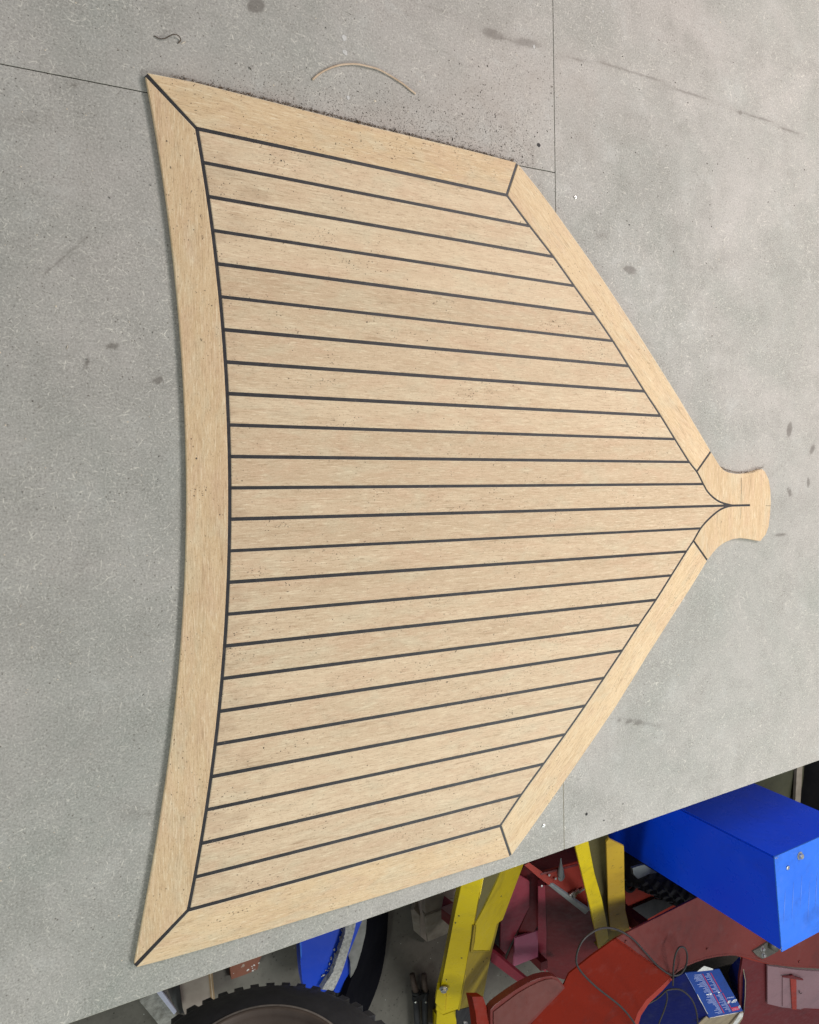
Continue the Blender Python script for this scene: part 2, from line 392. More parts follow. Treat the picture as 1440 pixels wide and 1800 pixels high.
# ---------------------------------------------------------------- worktable of mdf boards
TZ = 0.900; TH = 0.018
ub = lambda p: Vector((p[0], p[1]))
JT = ub(P2(972, 0, TZ)); JB = ub(P2(992, 1490, TZ))           # long joint
EL = ub(P2(0, 1841, TZ)); ER = ub(P2(1440, 1336, TZ))         # front edge
HL = ub(P2(0, 112, TZ)); HR = ub(P2(974, 303, TZ))            # short joint
def isect(a, b, c, d):
    r = b - a; s_ = d - c; t = ((c - a).x * s_.y - (c - a).y * s_.x) / (r.x * s_.y - r.y * s_.x); return a + r * t
def ext(a, b, t): return a + (b - a) * t
JE = isect(JT, JB, EL, ER); JH = isect(JT, JB, HL, HR)
farT = ext(JE, JT, 1.55); L_E = ext(JE, EL, 1.9); L_H = ext(JH, HL, 1.9); R_E = ext(JE, ER, 2.1)
far_dir = (JT - JB)
table = empty('worktable', (0.5, 0.0, 0.0), 'wide grey fibreboard workbench top carrying the teak deck panel', 'table')
G = 0.0012
stains_shade = [  # px, py, rx, ry (px), strength, angle deg; broad right-edge entries are a painted soft shadow
 (450, 10, 14, 11, 0.9, 0), (610, 60, 7, 5, 0.2, 0), (925, 75, 30, 10, 0.5, 10), (868, 62, 22, 8, 0.6, 15), (800, 30, 60, 4, 0.22, 20),
 (130, 150, 12, 9, 0.4, 0), (290, 15, 18, 9, 0.3, 0), (198, 608, 10, 5, 0.75, 0), (183, 603, 6, 3, 0.6, 0), (152, 640, 6, 6, 0.7, 0), (120, 628, 6, 4, 0.5, 0),
 (278, 667, 7, 6, 1.0, 20), (286, 682, 5, 4, 0.7, 0), (66, 715, 5, 4, 0.5, 0), (1107, 474, 11, 6, 0.9, 20), (1060, 415, 14, 9, 0.35, 0),
 (1388, 755, 4, 12, 0.9, 8), (1340, 865, 5, 5, 0.8, 0), (1421, 848, 3, 9, 0.7, 0), (1428, 790, 4, 10, 0.6, 20), (1388, 865, 3, 8, 0.8, -20), (1372, 940, 12, 3, 0.6, 0),
 (60, 210, 50, 14, 0.30, -10), (180, 90, 90, 30, 0.14, 10), (560, 30, 90, 40, 0.12, 0), (700, 120, 60, 60, 0.10, 0), (1250, 60, 120, 80, 0.08, 0),
 (1100, 330, 60, 60, 0.10, 0), (800, 250, 80, 30, 0.12, 12), (1390, 620, 60, 90, 0.12, 0), (40, 480, 60, 60, 0.1, 0), (130, 1010, 60, 40, 0.12, 0),  # right-edge entry: soft bench shadow painted in as darkening
 (1190, 950, 60, 50, 0.05, 0), (1330, 1250, 60, 50, 0.08, 0), (250, 1430, 60, 12, 0.30, 0), (1130, 1270, 50, 7, 0.35, 12), (900, 20, 60, 20, 0.1, 0),
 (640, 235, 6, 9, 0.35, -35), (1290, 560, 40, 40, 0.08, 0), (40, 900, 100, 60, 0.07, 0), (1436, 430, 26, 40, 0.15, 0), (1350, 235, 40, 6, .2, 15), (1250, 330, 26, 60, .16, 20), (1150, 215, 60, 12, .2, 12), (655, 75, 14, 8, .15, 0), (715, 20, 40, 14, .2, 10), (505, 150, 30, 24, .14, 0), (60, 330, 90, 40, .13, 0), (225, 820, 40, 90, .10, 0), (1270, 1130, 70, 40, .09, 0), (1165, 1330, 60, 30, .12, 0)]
segs = [  # long brownish drag marks: px pts, width px, strength
 ([(700, 0), (780, 22), (870, 52)], 1.8, 0.38), ([(975, 98), (1060, 112), (1150, 140), (1240, 175), (1330, 205), (1412, 240)], 2.6, 0.45),
 ([(1300, 195), (1300, 235)], 1.5, 0.3), ([(160, 410), (80, 480)], 1.6, 0.35), ([(1395, 800), (1350, 840)], 1.2, 0.35), ([(60, 620), (0, 600)], 1.6, 0.3), ([(20, 950), (60, 870)], 1.6, 0.25),
 ([(1070, 1265), (1130, 1272)], 1.5, 0.4)]
def seg_d(px, py, a, b):
    dx, dy = b[0] - a[0], b[1] - a[1]; t = max(0, min(1, ((px - a[0]) * dx + (py - a[1]) * dy) / (dx * dx + dy * dy)))
    return math.hypot(px - a[0] - dx * t, py - a[1] - dy * t)
RCI = RC.transposed()
def to_px(x, y, z):
    v = RCI @ (Vector((x, y, z)) - CAM); return 720 + F * v.x / -v.z, 900 - F * v.y / -v.z
def board(corners, label=None):
    """a board slab with a fine top grid that carries brown staining and the painted right-edge shade"""
    A, B, Cc, D = corners       # order round; grid runs A->B and A->D
    nu = max(2, int((B - A).length / 0.008)); nv = max(2, int((D - A).length / 0.008))
    vs = []; fs = []; mats = []; st = []; du = []
    for j in range(nv + 1):
        for i in range(nu + 1):
            u, v = i / nu, j / nv
            p = (A * (1 - u) + B * u) * (1 - v) + (D * (1 - u) + Cc * u) * v
            vs.append((p.x, p.y, TZ))
            px, py = to_px(p.x, p.y, TZ); s_ = 0.0; d_ = 0.0
            if -60 < px < 1500 and -60 < py < 1860:
                for (sx, sy, rx, ry, k, an) in stains_shade:
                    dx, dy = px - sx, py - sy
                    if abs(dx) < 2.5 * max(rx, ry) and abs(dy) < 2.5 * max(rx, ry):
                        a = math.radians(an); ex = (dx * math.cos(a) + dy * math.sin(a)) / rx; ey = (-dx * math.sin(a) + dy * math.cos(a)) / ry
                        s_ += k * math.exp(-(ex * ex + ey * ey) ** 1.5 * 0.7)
                for pl, wd, k in segs:
                    dmin = min(seg_d(px, py, pl[q], pl[q + 1]) for q in range(len(pl) - 1))
                    if dmin < 12: s_ += k * math.exp(-(dmin / wd / 1.5) ** 2)
                # brown sanding dust lying along the long upper edge of the deck panel
                d_ = 0.5 * math.exp(-(seg_d(px, py, (330, 133), (905, 275)) / 32) ** 1.3) + 0.45 * math.exp(-(math.hypot((px - 900) / 190, (py - 170) / 110)) ** 2) + 0.4 * math.exp(-(math.hypot((px - 1310) / 40, (py - 812) / 22)) ** 2)
            st.append(min(1, s_)); du.append(min(1, d_))
    for j in range(nv):
        for i in range(nu):
            a = j * (nu + 1) + i; fs.append((a, a + 1, a + nu + 2, a + nu + 1)); mats.append(0)
    # chamfered cut edges and underside
    loop = [i for i in range(nu + 1)] + [(j) * (nu + 1) + nu for j in range(1, nv + 1)] + [nv * (nu + 1) + i for i in range(nu - 1, -1, -1)] + [j * (nu + 1) for j in range(nv - 1, 0, -1)]
    c = (A + B + Cc + D) / 4; n0 = len(vs); m = len(loop)
    for k, li in enumerate(loop):
        x, y, z = vs[li]; px_, py_ = vs[loop[k - 1]][:2]; nx_, ny_ = vs[loop[(k + 1) % m]][:2]
        t = Vector((nx_ - px_, ny_ - py_)).normalized(); nn = Vector((t.y, -t.x))
        if nn.dot(Vector((x, y)) - c) < 0: nn = -nn
        off = 0.0013 if (nn.y < -0.8 and y < -0.5) else 0.00015
        vs.append((x + nn.x * off, y + nn.y * off, TZ - off)); vs.append((x + nn.x * off, y + nn.y * off, TZ - TH)); st += [0, 0]; du += [0, 0]
    for k in range(m):
        k2 = (k + 1) % m
        fs.append((loop[k2], loop[k], n0 + 2 * k, n0 + 2 * k2)); mats.append(1)
        fs.append((n0 + 2 * k2, n0 + 2 * k, n0 + 2 * k + 1, n0 + 2 * k2 + 1)); mats.append(1 if vs[loop[k]][1] < -0.5 else 0)
    fs.append([n0 + 2 * k + 1 for k in range(m)]); mats.append(1)
    me = bpy.data.meshes.new('board'); me.from_pydata(vs, [], fs); me.update()
    if me.polygons[0].normal.z < 0: me.flip_normals()
    me.materials.append(M_mdf); me.materials.append(M_mdf_edge)
    me.polygons.foreach_set('material_index', mats)
    a = me.attributes.new('stain_shade', 'FLOAT', 'POINT'); a.data.foreach_set('value', st)
    a = me.attributes.new('dust', 'FLOAT', 'POINT'); a.data.foreach_set('value', du)
    o = link('board', me, None, table)
    if label: o['label'] = label
    return o
jn = (JB - JT).normalized(); jside = Vector((jn.y, -jn.x))
if jside.x < 0: jside = -jside
hn = (HR - HL).normalized(); hs = Vector((-hn.y, hn.x))
if hs.y < 0: hs = -hs
g2 = jside * (0.0008); g3 = hs * 0.0009
O = 0.0002
# shrink every board by its chamfer so the boards never touch
bL_top = [L_H + g3 + hs * O, JH - g2 + g3 - jside * O + hs * O, ext(JH, JT, 3.0) - g2 - jside * O, ext(L_H, L_H + (JT - JH), 3.0)]
board(bL_top)
bL_bot = [L_E, JE - g2 - jside * O, JH - g2 - g3 - jside * O - hs * O, L_H - g3 - hs * O]
board(bL_bot)
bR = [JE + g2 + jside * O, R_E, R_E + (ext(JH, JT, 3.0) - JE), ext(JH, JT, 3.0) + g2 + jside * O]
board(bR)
# bearers and legs below the boards
def leg(x, y): bar('leg', (x, y, 0.0), (x, y, TZ - TH - 0.092), 0.09, 0.09, M_wooddirty, table, up=(1, 0, 0), bev=0.003)
for x in (-1.1, 0.35, 2.2):
    for y in (-0.30, 1.15): leg(x, y)
for y in (-0.30, 0.45, 1.15): bar('bearer', (-1.35, y, TZ - TH - 0.0465), (2.5, y, TZ - TH - 0.0465), 0.045, 0.09, M_wooddirty, table)
# screws and holes in the boards
def hole(px, py, r, mat=M_black, name='screw_hole'):
    x, y = P2(px, py, TZ); bm = bmesh.new()
    bmesh.ops.create_circle(bm, cap_ends=True, radius=r, segments=14)
    for v in bm.verts:
        k = 1 + random.uniform(-.12, .12); v.co = Vector((x + v.co.x * k, y + v.co.y * k, TZ + 0.0006))
    return bm_obj(name, bm, mat, table)
for px, py, r in ((1031, 1431, .0032), (1061.6, 1442, .0016), (1095, 1413, .0014), (1106, 395, .0015), (947, 255, .0038), (1141, 1051, .0014)): hole(px, py, r)
def screw(px, py):
    x, y = P2(px, py, TZ); s = setp(empty('x', (0, 0, 0), 'a', 'b')); bpy.data.objects.remove(s)
    bm = bmesh.new(); prof = [(0.0, 0.0006), (0.0012, 0.0006), (0.0014, 0.0014), (0.0028, 0.0016), (0.0036, 0.0011), (0.0038, 0.0001)]
    rings = [[bm.verts.new((x + r * math.cos(a), y + r * math.sin(a), TZ + z)) for a in [2 * math.pi * k / 16 for k in range(16)]] for r, z in prof[1:]]
    bm.faces.new(rings[0])
    for i in range(len(rings) - 1):
        for k in range(16): bm.faces.new((rings[i][k], rings[i][(k + 1) % 16], rings[i + 1][(k + 1) % 16], rings[i + 1][k]))
    sc_ = bm_obj('screw', bm, M_zinc, table)
    bm = bmesh.new(); bmesh.ops.create_circle(bm, cap_ends=True, radius=0.0011, segments=6)
    for v in bm.verts: v.co = Vector((x + v.co.x, y + v.co.y, TZ + 0.0010))
    bm_obj('screw_recess', bm, M_black, sc_)
screw(955, 1451); screw(1011, 347)
M_dab = mat_simple('dried_filler', (0.60, 0.59, 0.57), (0.46, 0.45, 0.43), 0.8, scale=300)
for px, py, w_ in ((606, 67, 4.5), (607, 92, 4), (612, 171, 3.4), (939, 82, 3), (1060, 20, 2), (598, 240, 1.2)):
    c = P(px, py, TZ + .0004); bm = bmesh.new(); w_ *= .0011
    bm.faces.new([bm.verts.new(c + Vector((math.cos(a) * w_ * random.uniform(.6, 1.25), math.sin(a) * w_ * random.uniform(.7, 1.25), 0))) for a in [i * math.tau / 9 for i in range(9)]])
    bm_obj('filler_dab', bm, M_dab, table)

# ---------------------------------------------------------------- the teak deck panel
PZ0 = TZ + 0.0004; PT = 0.908
panel = empty('deck_panel', (0.55, 0.0, PZ0), 'pale teak deck panel with black caulked seams lying on the grey workbench', 'deck panel')
def S(pts): return [Vector(P2(x, y, PT)) for x, y in pts]
seam_px = [
 [(345.8,225.5),(600,280.6),(800,323.6),(891,342.7)],[(357,285.5),(600,332.8),(800,371.4),(931.7,397.4)],[(365.3,344.4),(600,386.1),(800,421.4),(972.5,450.3)],
 [(373.6,404.2),(600,440.3),(800,470.3),(1009.4,502.2)],[(381,462.5),(600,493.3),(800,520),(1044.8,551.6)],[(386.7,520.3),(600,546.1),(800,568.3),(1077.3,598.8)],
 [(391.7,578.3),(600,598.6),(800,616.7),(1105,642.9)],[(397.2,635.6),(600,650.8),(800,664.7),(1133.2,687.6)],[(399.4,691.1),(600,702.8),(800,712.5),(1161.4,730.6)],
 [(402.2,746.7),(600,753.3),(800,759.7),(1186.7,771.8)],[(403.3,802.2),(600,804.7),(800,807.5),(1211.9,812)],[(403.9,857.8),(600,856.4),(800,854.7),(1235.3,851)],
 [(403.6,913.1),(600,906.9),(800,901.9),(1150,892.3)],[(402.8,968.9),(600,958.9),(800,949.4),(1232,929)],[(401.4,1024.2),(600,1010.3),(800,996.4),(1206.8,969.8)],
 [(399,1080.6),(600,1061.9),(800,1044.4),(1180.5,1011.8)],[(395.8,1136.9),(600,1113.3),(800,1091.7),(1153.3,1055)],[(390.3,1194),(600,1165.8),(800,1139.7),(1123.2,1099.3)],
 [(384.7,1251.4),(600,1218),(800,1188),(1094,1144)],[(378.3,1309.2),(600,1270.8),(800,1236.1),(1062,1192)],[(370.8,1365.8),(600,1322.2),(800,1284.2),(1028.9,1240.7)],
 [(362.5,1423.6),(600,1374.4),(800,1332.2),(993.9,1290.8)],[(353.6,1482.8),(600,1425.8),(800,1379.4),(956,1342.9)],[(343.9,1541.7),(600,1477.2),(800,1427.8),(917,1396.8)],
 [(330.6,1600),(600,1526.9),(800,1473.6),(880.1,1451.2)]]
def lin(pts):                     # least squares straight seam: y = a + b x
    n = len(pts); sx = sum(p.x for p in pts); sy = sum(p.y for p in pts); sxx = sum(p.x * p.x for p in pts); sxy = sum(p.x * p.y for p in pts)
    b = (n * sxy - sx * sy) / (n * sxx - sx * sx); return (sy - b * sx) / n, b
seams = [lin(S(s)) for s in seam_px]
WS = 0.0052; HW = WS / 2
left_in = sorted(S([s[0] for s in seam_px]), key=lambda p: p.y)
up_px = [(891,342.7),(931.7,397.4),(972.5,450.3),(1009.4,502.2),(1044.8,551.6),(1077.3,598.8),(1105,642.9),(1133.2,687.6),(1161.4,730.6),(1186.7,771.8),(1211.9,812),(1225.5,829.6),(1236.6,850.8),(1244.6,864.8),(1256.7,876.5),(1268.8,883.6),(1286,888.2)]
lo_px = [(1286,888.6),(1270.8,893.6),(1258.7,901.5),(1244.6,914.2),(1232,929),(1219.5,950.4),(1206.8,969.8),(1180.5,1011.8),(1153.3,1055),(1123.2,1099.3),(1094,1144),(1062,1192),(1028.9,1240.7),(993.9,1290.8),(956,1342.9),(917,1396.8),(880.1,1451.2)]
def resample(pts, n=3): 
    q = smooth_pts([(p.x, p.y) for p in pts], n); return [Vector((v[0], v[1])) for v in q]
# smooth the hand measured left curve by a low order fit x = c0 + c2 y^2 + ...
def polyfit(pts, deg):
    m = deg + 1; A = [[sum(p.y ** (i + j) for p in pts) for j in range(m)] + [sum(p.x * p.y ** i for p in pts)] for i in range(m)]
    for i in range(m):
        k = max(range(i, m), key=lambda r: abs(A[r][i])); A[i], A[k] = A[k], A[i]
        for r in range(m):
            if r != i:
                f = A[r][i] / A[i][i]; A[r] = [a - f * b for a, b in zip(A[r], A[i])]
    return [A[i][m] / A[i][i] for i in range(m)]
pin = polyfit(left_in, 5)
XL = lambda y: sum(c * y ** i for i, c in enumerate(pin))
upc = resample(S(up_px)); loc_ = resample(S(lo_px))
rc = upc + loc_[1:]               # right-hand perimeter seam, from top (+y) down
def XR(y):
    for i in range(len(rc) - 1):
        a, b = rc[i], rc[i + 1]
        if (a.y >= y >= b.y): t = 0 if a.y == b.y else (a.y - y) / (a.y - b.y); return a.x + (b.x - a.x) * t
    return rc[0].x if y > rc[0].y else rc[-1].x
def XRo(y, side):                 # perimeter seam moved inward by half its width
    best = 1e9
    h = HW * 0.88
    for k in range(-6, 7):
        a = k / 6 * h; best = min(best, XR(y + a) - math.sqrt(max(0, h * h - a * a)))
    return best
sy = lambda k, x: seams[k][0] + seams[k][1] * x
def solve(k, off, side):          # where seam k shifted by off meets the perimeter
    x = 0.0 if side == 'L' else 0.8
    y = 0
    if side == 'L':
        for _ in range(20): y = sy(k, x) + off; x = XL(y) + HW
        return x, y
    lo, hi = 0.3, 1.25            # bisection, since the perimeter is steep
    f = lambda x_: x_ - XRo(sy(k, x_) + off, 1)
    for _ in range(50):
        m = (lo + hi) / 2
        if f(m) < 0: lo = m
        else: hi = m
    return lo, sy(k, lo) + off
BASE = PZ0 + 0.001
random.seed(3)
for k in range(24):
    ja, jb = HW + random.uniform(-.0002, .0002), HW + random.uniform(-.0002, .0002)
    tl = solve(k, -ja, 'L'); bl = solve(k + 1, jb, 'L'); tr = solve(k, -ja, 'R'); br = solve(k + 1, jb, 'R')
    pts = []
    for i in range(5): y = tl[1] + (bl[1] - tl[1]) * i / 4; pts.append((XL(y) + HW, y))
    n = 14
    for i in range(n + 1): y = br[1] + (tr[1] - br[1]) * i / n; pts.append((min(XRo(y, 1), 1.2), y))
    pts2 = [pts[0]]
    for p in pts[1:]:
        if math.hypot(p[0] - pts2[-1][0], p[1] - pts2[-1][1]) > 1e-4: pts2.append(p)
    wood_piece('plank', pts2, BASE, PT + random.uniform(-.00012, .00012), M_plank, panel, math.atan((seams[k][1] + seams[k + 1][1]) / 2) + random.uniform(-.006, .006) + (math.pi if random.random() < .5 else 0))
# perimeter boards
outL_px = [(257,131),(265.8,191.7),(277,255.6),(288,330.6),(299.2,402.8),(308.9,480.6),(315.8,558.3),(319.4,608.3),(324.2,697.2),(326.7,780.6),(327.5,850),(327.2,919.4),(325.6,988.9),(322.8,1058.3),(317.2,1169.4),(310.3,1238.9),(302.5,1300),(292.8,1366.7),(282.5,1430.6),(272.8,1497.2),(263,1555),(250,1612),(237,1697)]
pout = polyfit(S(outL_px), 5)
XO = lambda y: sum(c * y ** i for i, c in enumerate(pout))
TLo = S([(257, 130)])[0]; BLo = S([(237.5, 1699)])[0]
TLi = Vector((XL(sy(0, 0)), sy(0, XL(sy(0, 0))))); BLi = Vector((XL(sy(24, 0)), sy(24, XL(sy(24, 0)))))
TRi = rc[0]; BRi = rc[-1]
TRo = S([(909.5, 287)])[0]; BRo = S([(898, 1504.5)])[0]
MUi = S([(1225.5, 828.6)])[0]; MUo = S([(1250, 793.5)])[0]; MLi = S([(1219.5, 950.4)])[0]; MLo = S([(1243.6, 984.7)])[0]
def off_line(a, b, d):            # two points of a line shifted to its left by d
    t = (b - a).normalized(); n = Vector((-t.y, t.x)) * d; return a + n, b + n
def T(*p): return [(q[0], q[1]) for q in p]
# left king board
a, b = off_line(TLo, TLi, -HW); c_, d_ = off_line(BLi, BLo, -HW)
ys = [TLo.y + (BLo.y - TLo.y) * i / 30 for i in range(31)]
pts = []
y0 = a.y - 0.002; y1 = d_.y + 0.002
for i in range(31): y = y0 + (y1 - y0) * i / 30; pts.append((XO(y), y))
def on_miter(l0, l1, d):          # where inner seam offset curve x=XL(y)-HW meets the mitre line
    y = l1.y
    for _ in range(30):
        x = XL(y) - d; t = (x - l0.x) / (l1.x - l0.x); y = l0.y + (l1.y - l0.y) * t
    return y
ya = on_miter(a, b, HW); yb = on_miter(d_, c_, HW)
for i in range(31): y = yb + (ya - yb) * i / 30; pts.append((XL(y) - HW, y))
wood_piece('margin_board', pts, BASE, PT, M_margin, panel, math.pi / 2)
# top and bottom boards
def seam_isect(k, off, a, b):
    A0, B0 = seams[k]; p = Vector((0, A0 + off)); q = Vector((1, A0 + B0 + off)); return isect(p, q, a, b)
topo = S([(264.4,130.5),(338.3,143.3),(417.5,163.5),(496.6,183.4),(600,210),(697,233),(800,257.8),(850,270.5),(906,285)])
a, b = off_line(TLo, TLi, HW); c_, d_ = off_line(TRi, TRo, HW)
i1 = seam_isect(0, HW, a, b); i2 = seam_isect(0, HW, c_, d_)
pts = T(a) + T(*topo[1:-1]) + T(d_, i2, i1)
wood_piece('margin_board', pts, BASE, PT, M_margin, panel, math.atan(seams[0][1]))
boto = S([(290.3,1687.5),(380.6,1662),(481.7,1632),(561,1608),(640,1584),(720,1559.5),(796.6,1536.4),(850,1520)])
a, b = off_line(BLo, BLi, -HW); c_, d_ = off_line(BRi, BRo, -HW)
i1 = seam_isect(24, -HW, a, b); i2 = seam_isect(24, -HW, c_, d_)
pts = T(a) + T(*boto) + T(d_, i2, i1)
wood_piece('margin_board', pts, BASE, PT, M_margin, panel, math.atan(seams[24][1]))
# sloping boards on the right, between two mitres; the inner edge follows the perimeter seam
def offset_poly(pts, d):
    out = []
    for i, p in enumerate(pts):
        t = (pts[min(i + 1, len(pts) - 1)] - pts[max(i - 1, 0)]).normalized(); out.append(p + Vector((-t.y, t.x)) * d)
    return out
HP = HW * 0.88
def clip_side(pts, a, b, keep):   # keep the points on one side of line ab, adding the crossing points
    out = []; sd = lambda p: (b - a).x * (p - a).y - (b - a).y * (p - a).x
    for i in range(len(pts)):
        p, q = pts[i], pts[(i + 1) % len(pts)]; s1, s2 = sd(p) * keep, sd(q) * keep
        if s1 >= 0: out.append(p)
        if s1 * s2 < 0: out.append(p + (q - p) * (s1 / (s1 - s2)))
    return out
upo = S([(905,282),(918,296.7),(947.2,332.8),(976.4,372.0),(1005.6,413),(1034.7,454),(1063.9,497),(1093,541),(1116.7,577.4),(1155.6,638.6),(1194.4,700.4),(1233.3,765.5),(1262,814)])
inn = offset_poly(upc, HP)        # upc runs from top downwards, the outer side is to its left (+x)
poly = upo + [p for p in reversed(inn) if p.y > MUi.y - 0.03]
def side_of(a, b, p): return 1 if ((b - a).x * (p - a).y - (b - a).y * (p - a).x) > 0 else -1
mid = (upo[5] + upo[6]) / 2
for (m0, m1) in ((TRi, TRo), (MUi, MUo)):
    sd = side_of(m0, m1, mid); a, b = off_line(m0, m1, HW * sd * 0.95); 
    d0 = (m1 - m0) * 3
    poly = clip_side(poly, a, b, side_of(a, b, mid))
# the inner part next to the first mitre could dip below: add exact inner corner through clipping only
wood_piece('margin_board', [(p.x, p.y) for p in poly], BASE, PT, M_margin, panel, math.atan2((upo[8] - upo[2]).y, (upo[8] - upo[2]).x))
loo = S([(893,1512),(899.6,1503.7),(927.8,1465.3),(966.7,1410.8),(1005.6,1355),(1044.4,1298.8),(1083.3,1241.4),(1119,1184),(1137.8,1153),(1165,1110.4),(1192.2,1068),(1219.4,1025.4),(1243.8,985),(1258,962)])
inl = offset_poly(loc_, HP)
poly = loo + [p for p in inl if p.y < MLi.y + 0.03]
mid = (loo[5] + loo[6]) / 2
for (m0, m1) in ((BRi, BRo), (MLi, MLo)):
    sd = side_of(m0, m1, mid); a, b = off_line(m0, m1, HW * sd * 0.95)
    poly = clip_side(poly, a, b, side_of(a, b, mid))
wood_piece('margin_board', [(p.x, p.y) for p in poly], BASE, PT, M_margin, panel, math.atan2((loo[8] - loo[2]).y, (loo[8] - loo[2]).x))
# nose piece with the slot for the centre seam
nose_px = [(1240,777),(1250.7,795.4),(1260.8,812),(1266,820),(1272,826.5),(1280.9,830.8),(1295,833),(1309,832.6),(1323.2,829.6),(1333,826.5),(1340,824.2),(1345.3,829.6),(1351.4,842.7),(1354.4,860.8),(1355.3,882),(1353.8,905.1),(1351.4,925.3),(1346.3,939.4),(1336.8,951),(1329,949.8),(1321.2,948),(1303,945.8),(1288.9,947.4),(1274.8,953),(1262.8,961.5),(1252.7,972.6),(1243.6,985),(1234,1001)]
nose = S(nose_px)
iu = [p for p in inn if p.y < MUi.y + 0.03]; il = [p for p in inl if p.y > MLi.y - 0.03]
cs = S([(1286, 888.4), (1318.7, 888.4)]); cy_ = (cs[0].y + cs[1].y) / 2
iu = [p for p in iu if p.y > cy_ + HW]; il = [p for p in il if p.y < cy_ - HW]
xs_ = max(iu[-1].x, il[0].x) + 0.004
poly = nose + list(reversed(il)) + [Vector((xs_, cy_ - HW)), Vector((cs[1].x, cy_ - HW)), Vector((cs[1].x, cy_ + HW)), Vector((xs_, cy_ + HW))] + list(reversed(iu))
# cut by the two mitres
midn = nose[14]
for (m0, m1) in ((MUi, MUo), (MLi, MLo)):
    sd = side_of(m0, m1, midn); a, b = off_line(m0, m1, HW * sd * 0.9)
    far = []
    # only the end near this mitre is cut: the mitre line extended inward must not cut the other half
    keep = side_of(a, b, midn)
    upper = (m0 == MUi)
    sdv = lambda p: ((b - a).x * (p - a).y - (b - a).y * (p - a).x) * keep
    out = []
    near = lambda p: (p.y > cy_ + 0.012) if upper else (p.y < cy_ - 0.012)
    for i in range(len(poly)):
        p, q = poly[i], poly[(i + 1) % len(poly)]
        ip = (not near(p)) or sdv(p) >= 0; iq = (not near(q)) or sdv(q) >= 0
        if ip: out.append(p)
        if ip != iq:
            s1, s2 = sdv(p), sdv(q)
            if s1 * s2 < 0: out.append(p + (q - p) * (s1 / (s1 - s2)))
    poly = out
wood_piece('nose_board', [(p.x, p.y) for p in poly], BASE, PT, M_margin, panel, math.pi / 2, 0.0004)
# hairline checks and scribed line of the nose
def hair(pts, wdt, z=PT + 0.00025, mat=M_chip, parent=panel, name='scribed_line'):
    q = S(pts); bm = bmesh.new(); L = offset_poly(q, wdt / 2); R = offset_poly(q, -wdt / 2)
    a = [bm.verts.new((p.x, p.y, z)) for p in L]; b = [bm.verts.new((p.x, p.y, z)) for p in R]
    for i in range(len(a) - 1): bm.faces.new((a[i], a[i + 1], b[i + 1], b[i]))
    return bm_obj(name, bm, mat, parent)
hair([(1303, 840), (1303.2, 868)], 0.0012); hair([(1303.2, 868), (1302.6, 885)], 0.0005); hair([(1302.6, 892), (1302, 912)], 0.0006); hair([(1346, 889), (1354.5, 889)], 0.0009)
# caulk: one strip for every seam
def strip(pts, wdt, z1, name='caulk_seam', z0=BASE):
    bm = bmesh.new(); L = offset_poly(pts, wdt / 2); R = offset_poly(pts, -wdt / 2); n = len(pts)
    V = [[bm.verts.new((p.x, p.y, z)) for p in q] for q, z in ((L, z1), (R, z1), (L, z0), (R, z0))]
    for i in range(n - 1):
        bm.faces.new((V[0][i], V[1][i], V[1][i + 1], V[0][i + 1])); bm.faces.new((V[0][i], V[0][i + 1], V[2][i + 1], V[2][i]))
        bm.faces.new((V[1][i + 1], V[1][i], V[3][i], V[3][i + 1])); bm.faces.new((V[2][i], V[2][i + 1], V[3][i + 1], V[3][i]))
    for i in (0, n - 1): bm.faces.new((V[0][i], V[2][i], V[3][i], V[1][i]))
    return bm_obj(name, bm, M_caulk, panel)
ST = PT - 0.0004
for k in range(25):
    if k in (0, 24): x0, x1 = (TLi.x, TRi.x) if k == 0 else (BLi.x, BRi.x)
    else:
        x0 = solve(k, 0, 'L')[0] - HW * .5; x1 = solve(k, 0, 'R')[0] + HW * .4
    if k == 12: x1 = cs[1].x
    n = 12; q = []
    for i in range(n + 1):
        x = x0 + (x1 - x0) * i / n; y = sy(k, x)
        if k == 12 and x > 1.0: y = cy_ + (sy(k, x) - cy_) * max(0, min(1, (cs[0].x - x) / (cs[0].x - 1.0)))
        q.append(Vector((x, y)))
    strip(q, WS + 0.0006, ST - 0.0001 * (k % 2))
strip([Vector((XL(y), y)) for y in [BLi.y + (TLi.y - BLi.y) * i / 40 for i in range(41)]], WS + 0.0006, ST - 0.0003)
strip(upc, HP * 2 + 0.0006, ST - 0.0004); strip(loc_, HP * 2 + 0.0006, ST - 0.0005)
for a, b in ((TLo, TLi), (BLo, BLi), (TRo, TRi), (BRo, BRi), (MUo, MUi), (MLo, MLi)):
    t = (b - a).normalized(); strip([a + t * 0.0008, b], WS + 0.0003, ST - 0.0006)
# ply backing a little smaller than the boards
bk = [(XO(y) + .002, y) for y in [TLo.y - .004 + (BLo.y - TLo.y + .008) * i / 20 for i in range(21)]]
outline = T(*[p for p in bk]) if False else bk + [(p.x, p.y + .002) for p in boto] + [(p.x - .003, p.y) for p in loo[2:12]] + [(p.x - .002, p.y) for p in reversed(nose[1:-1])] + [(p.x - .003, p.y) for p in reversed(upo[2:12])] + [(p.x, p.y - .002) for p in reversed(topo[1:-1])]
prism('backing_sheet', outline, PZ0, BASE - 0.0001, M_margin, panel)

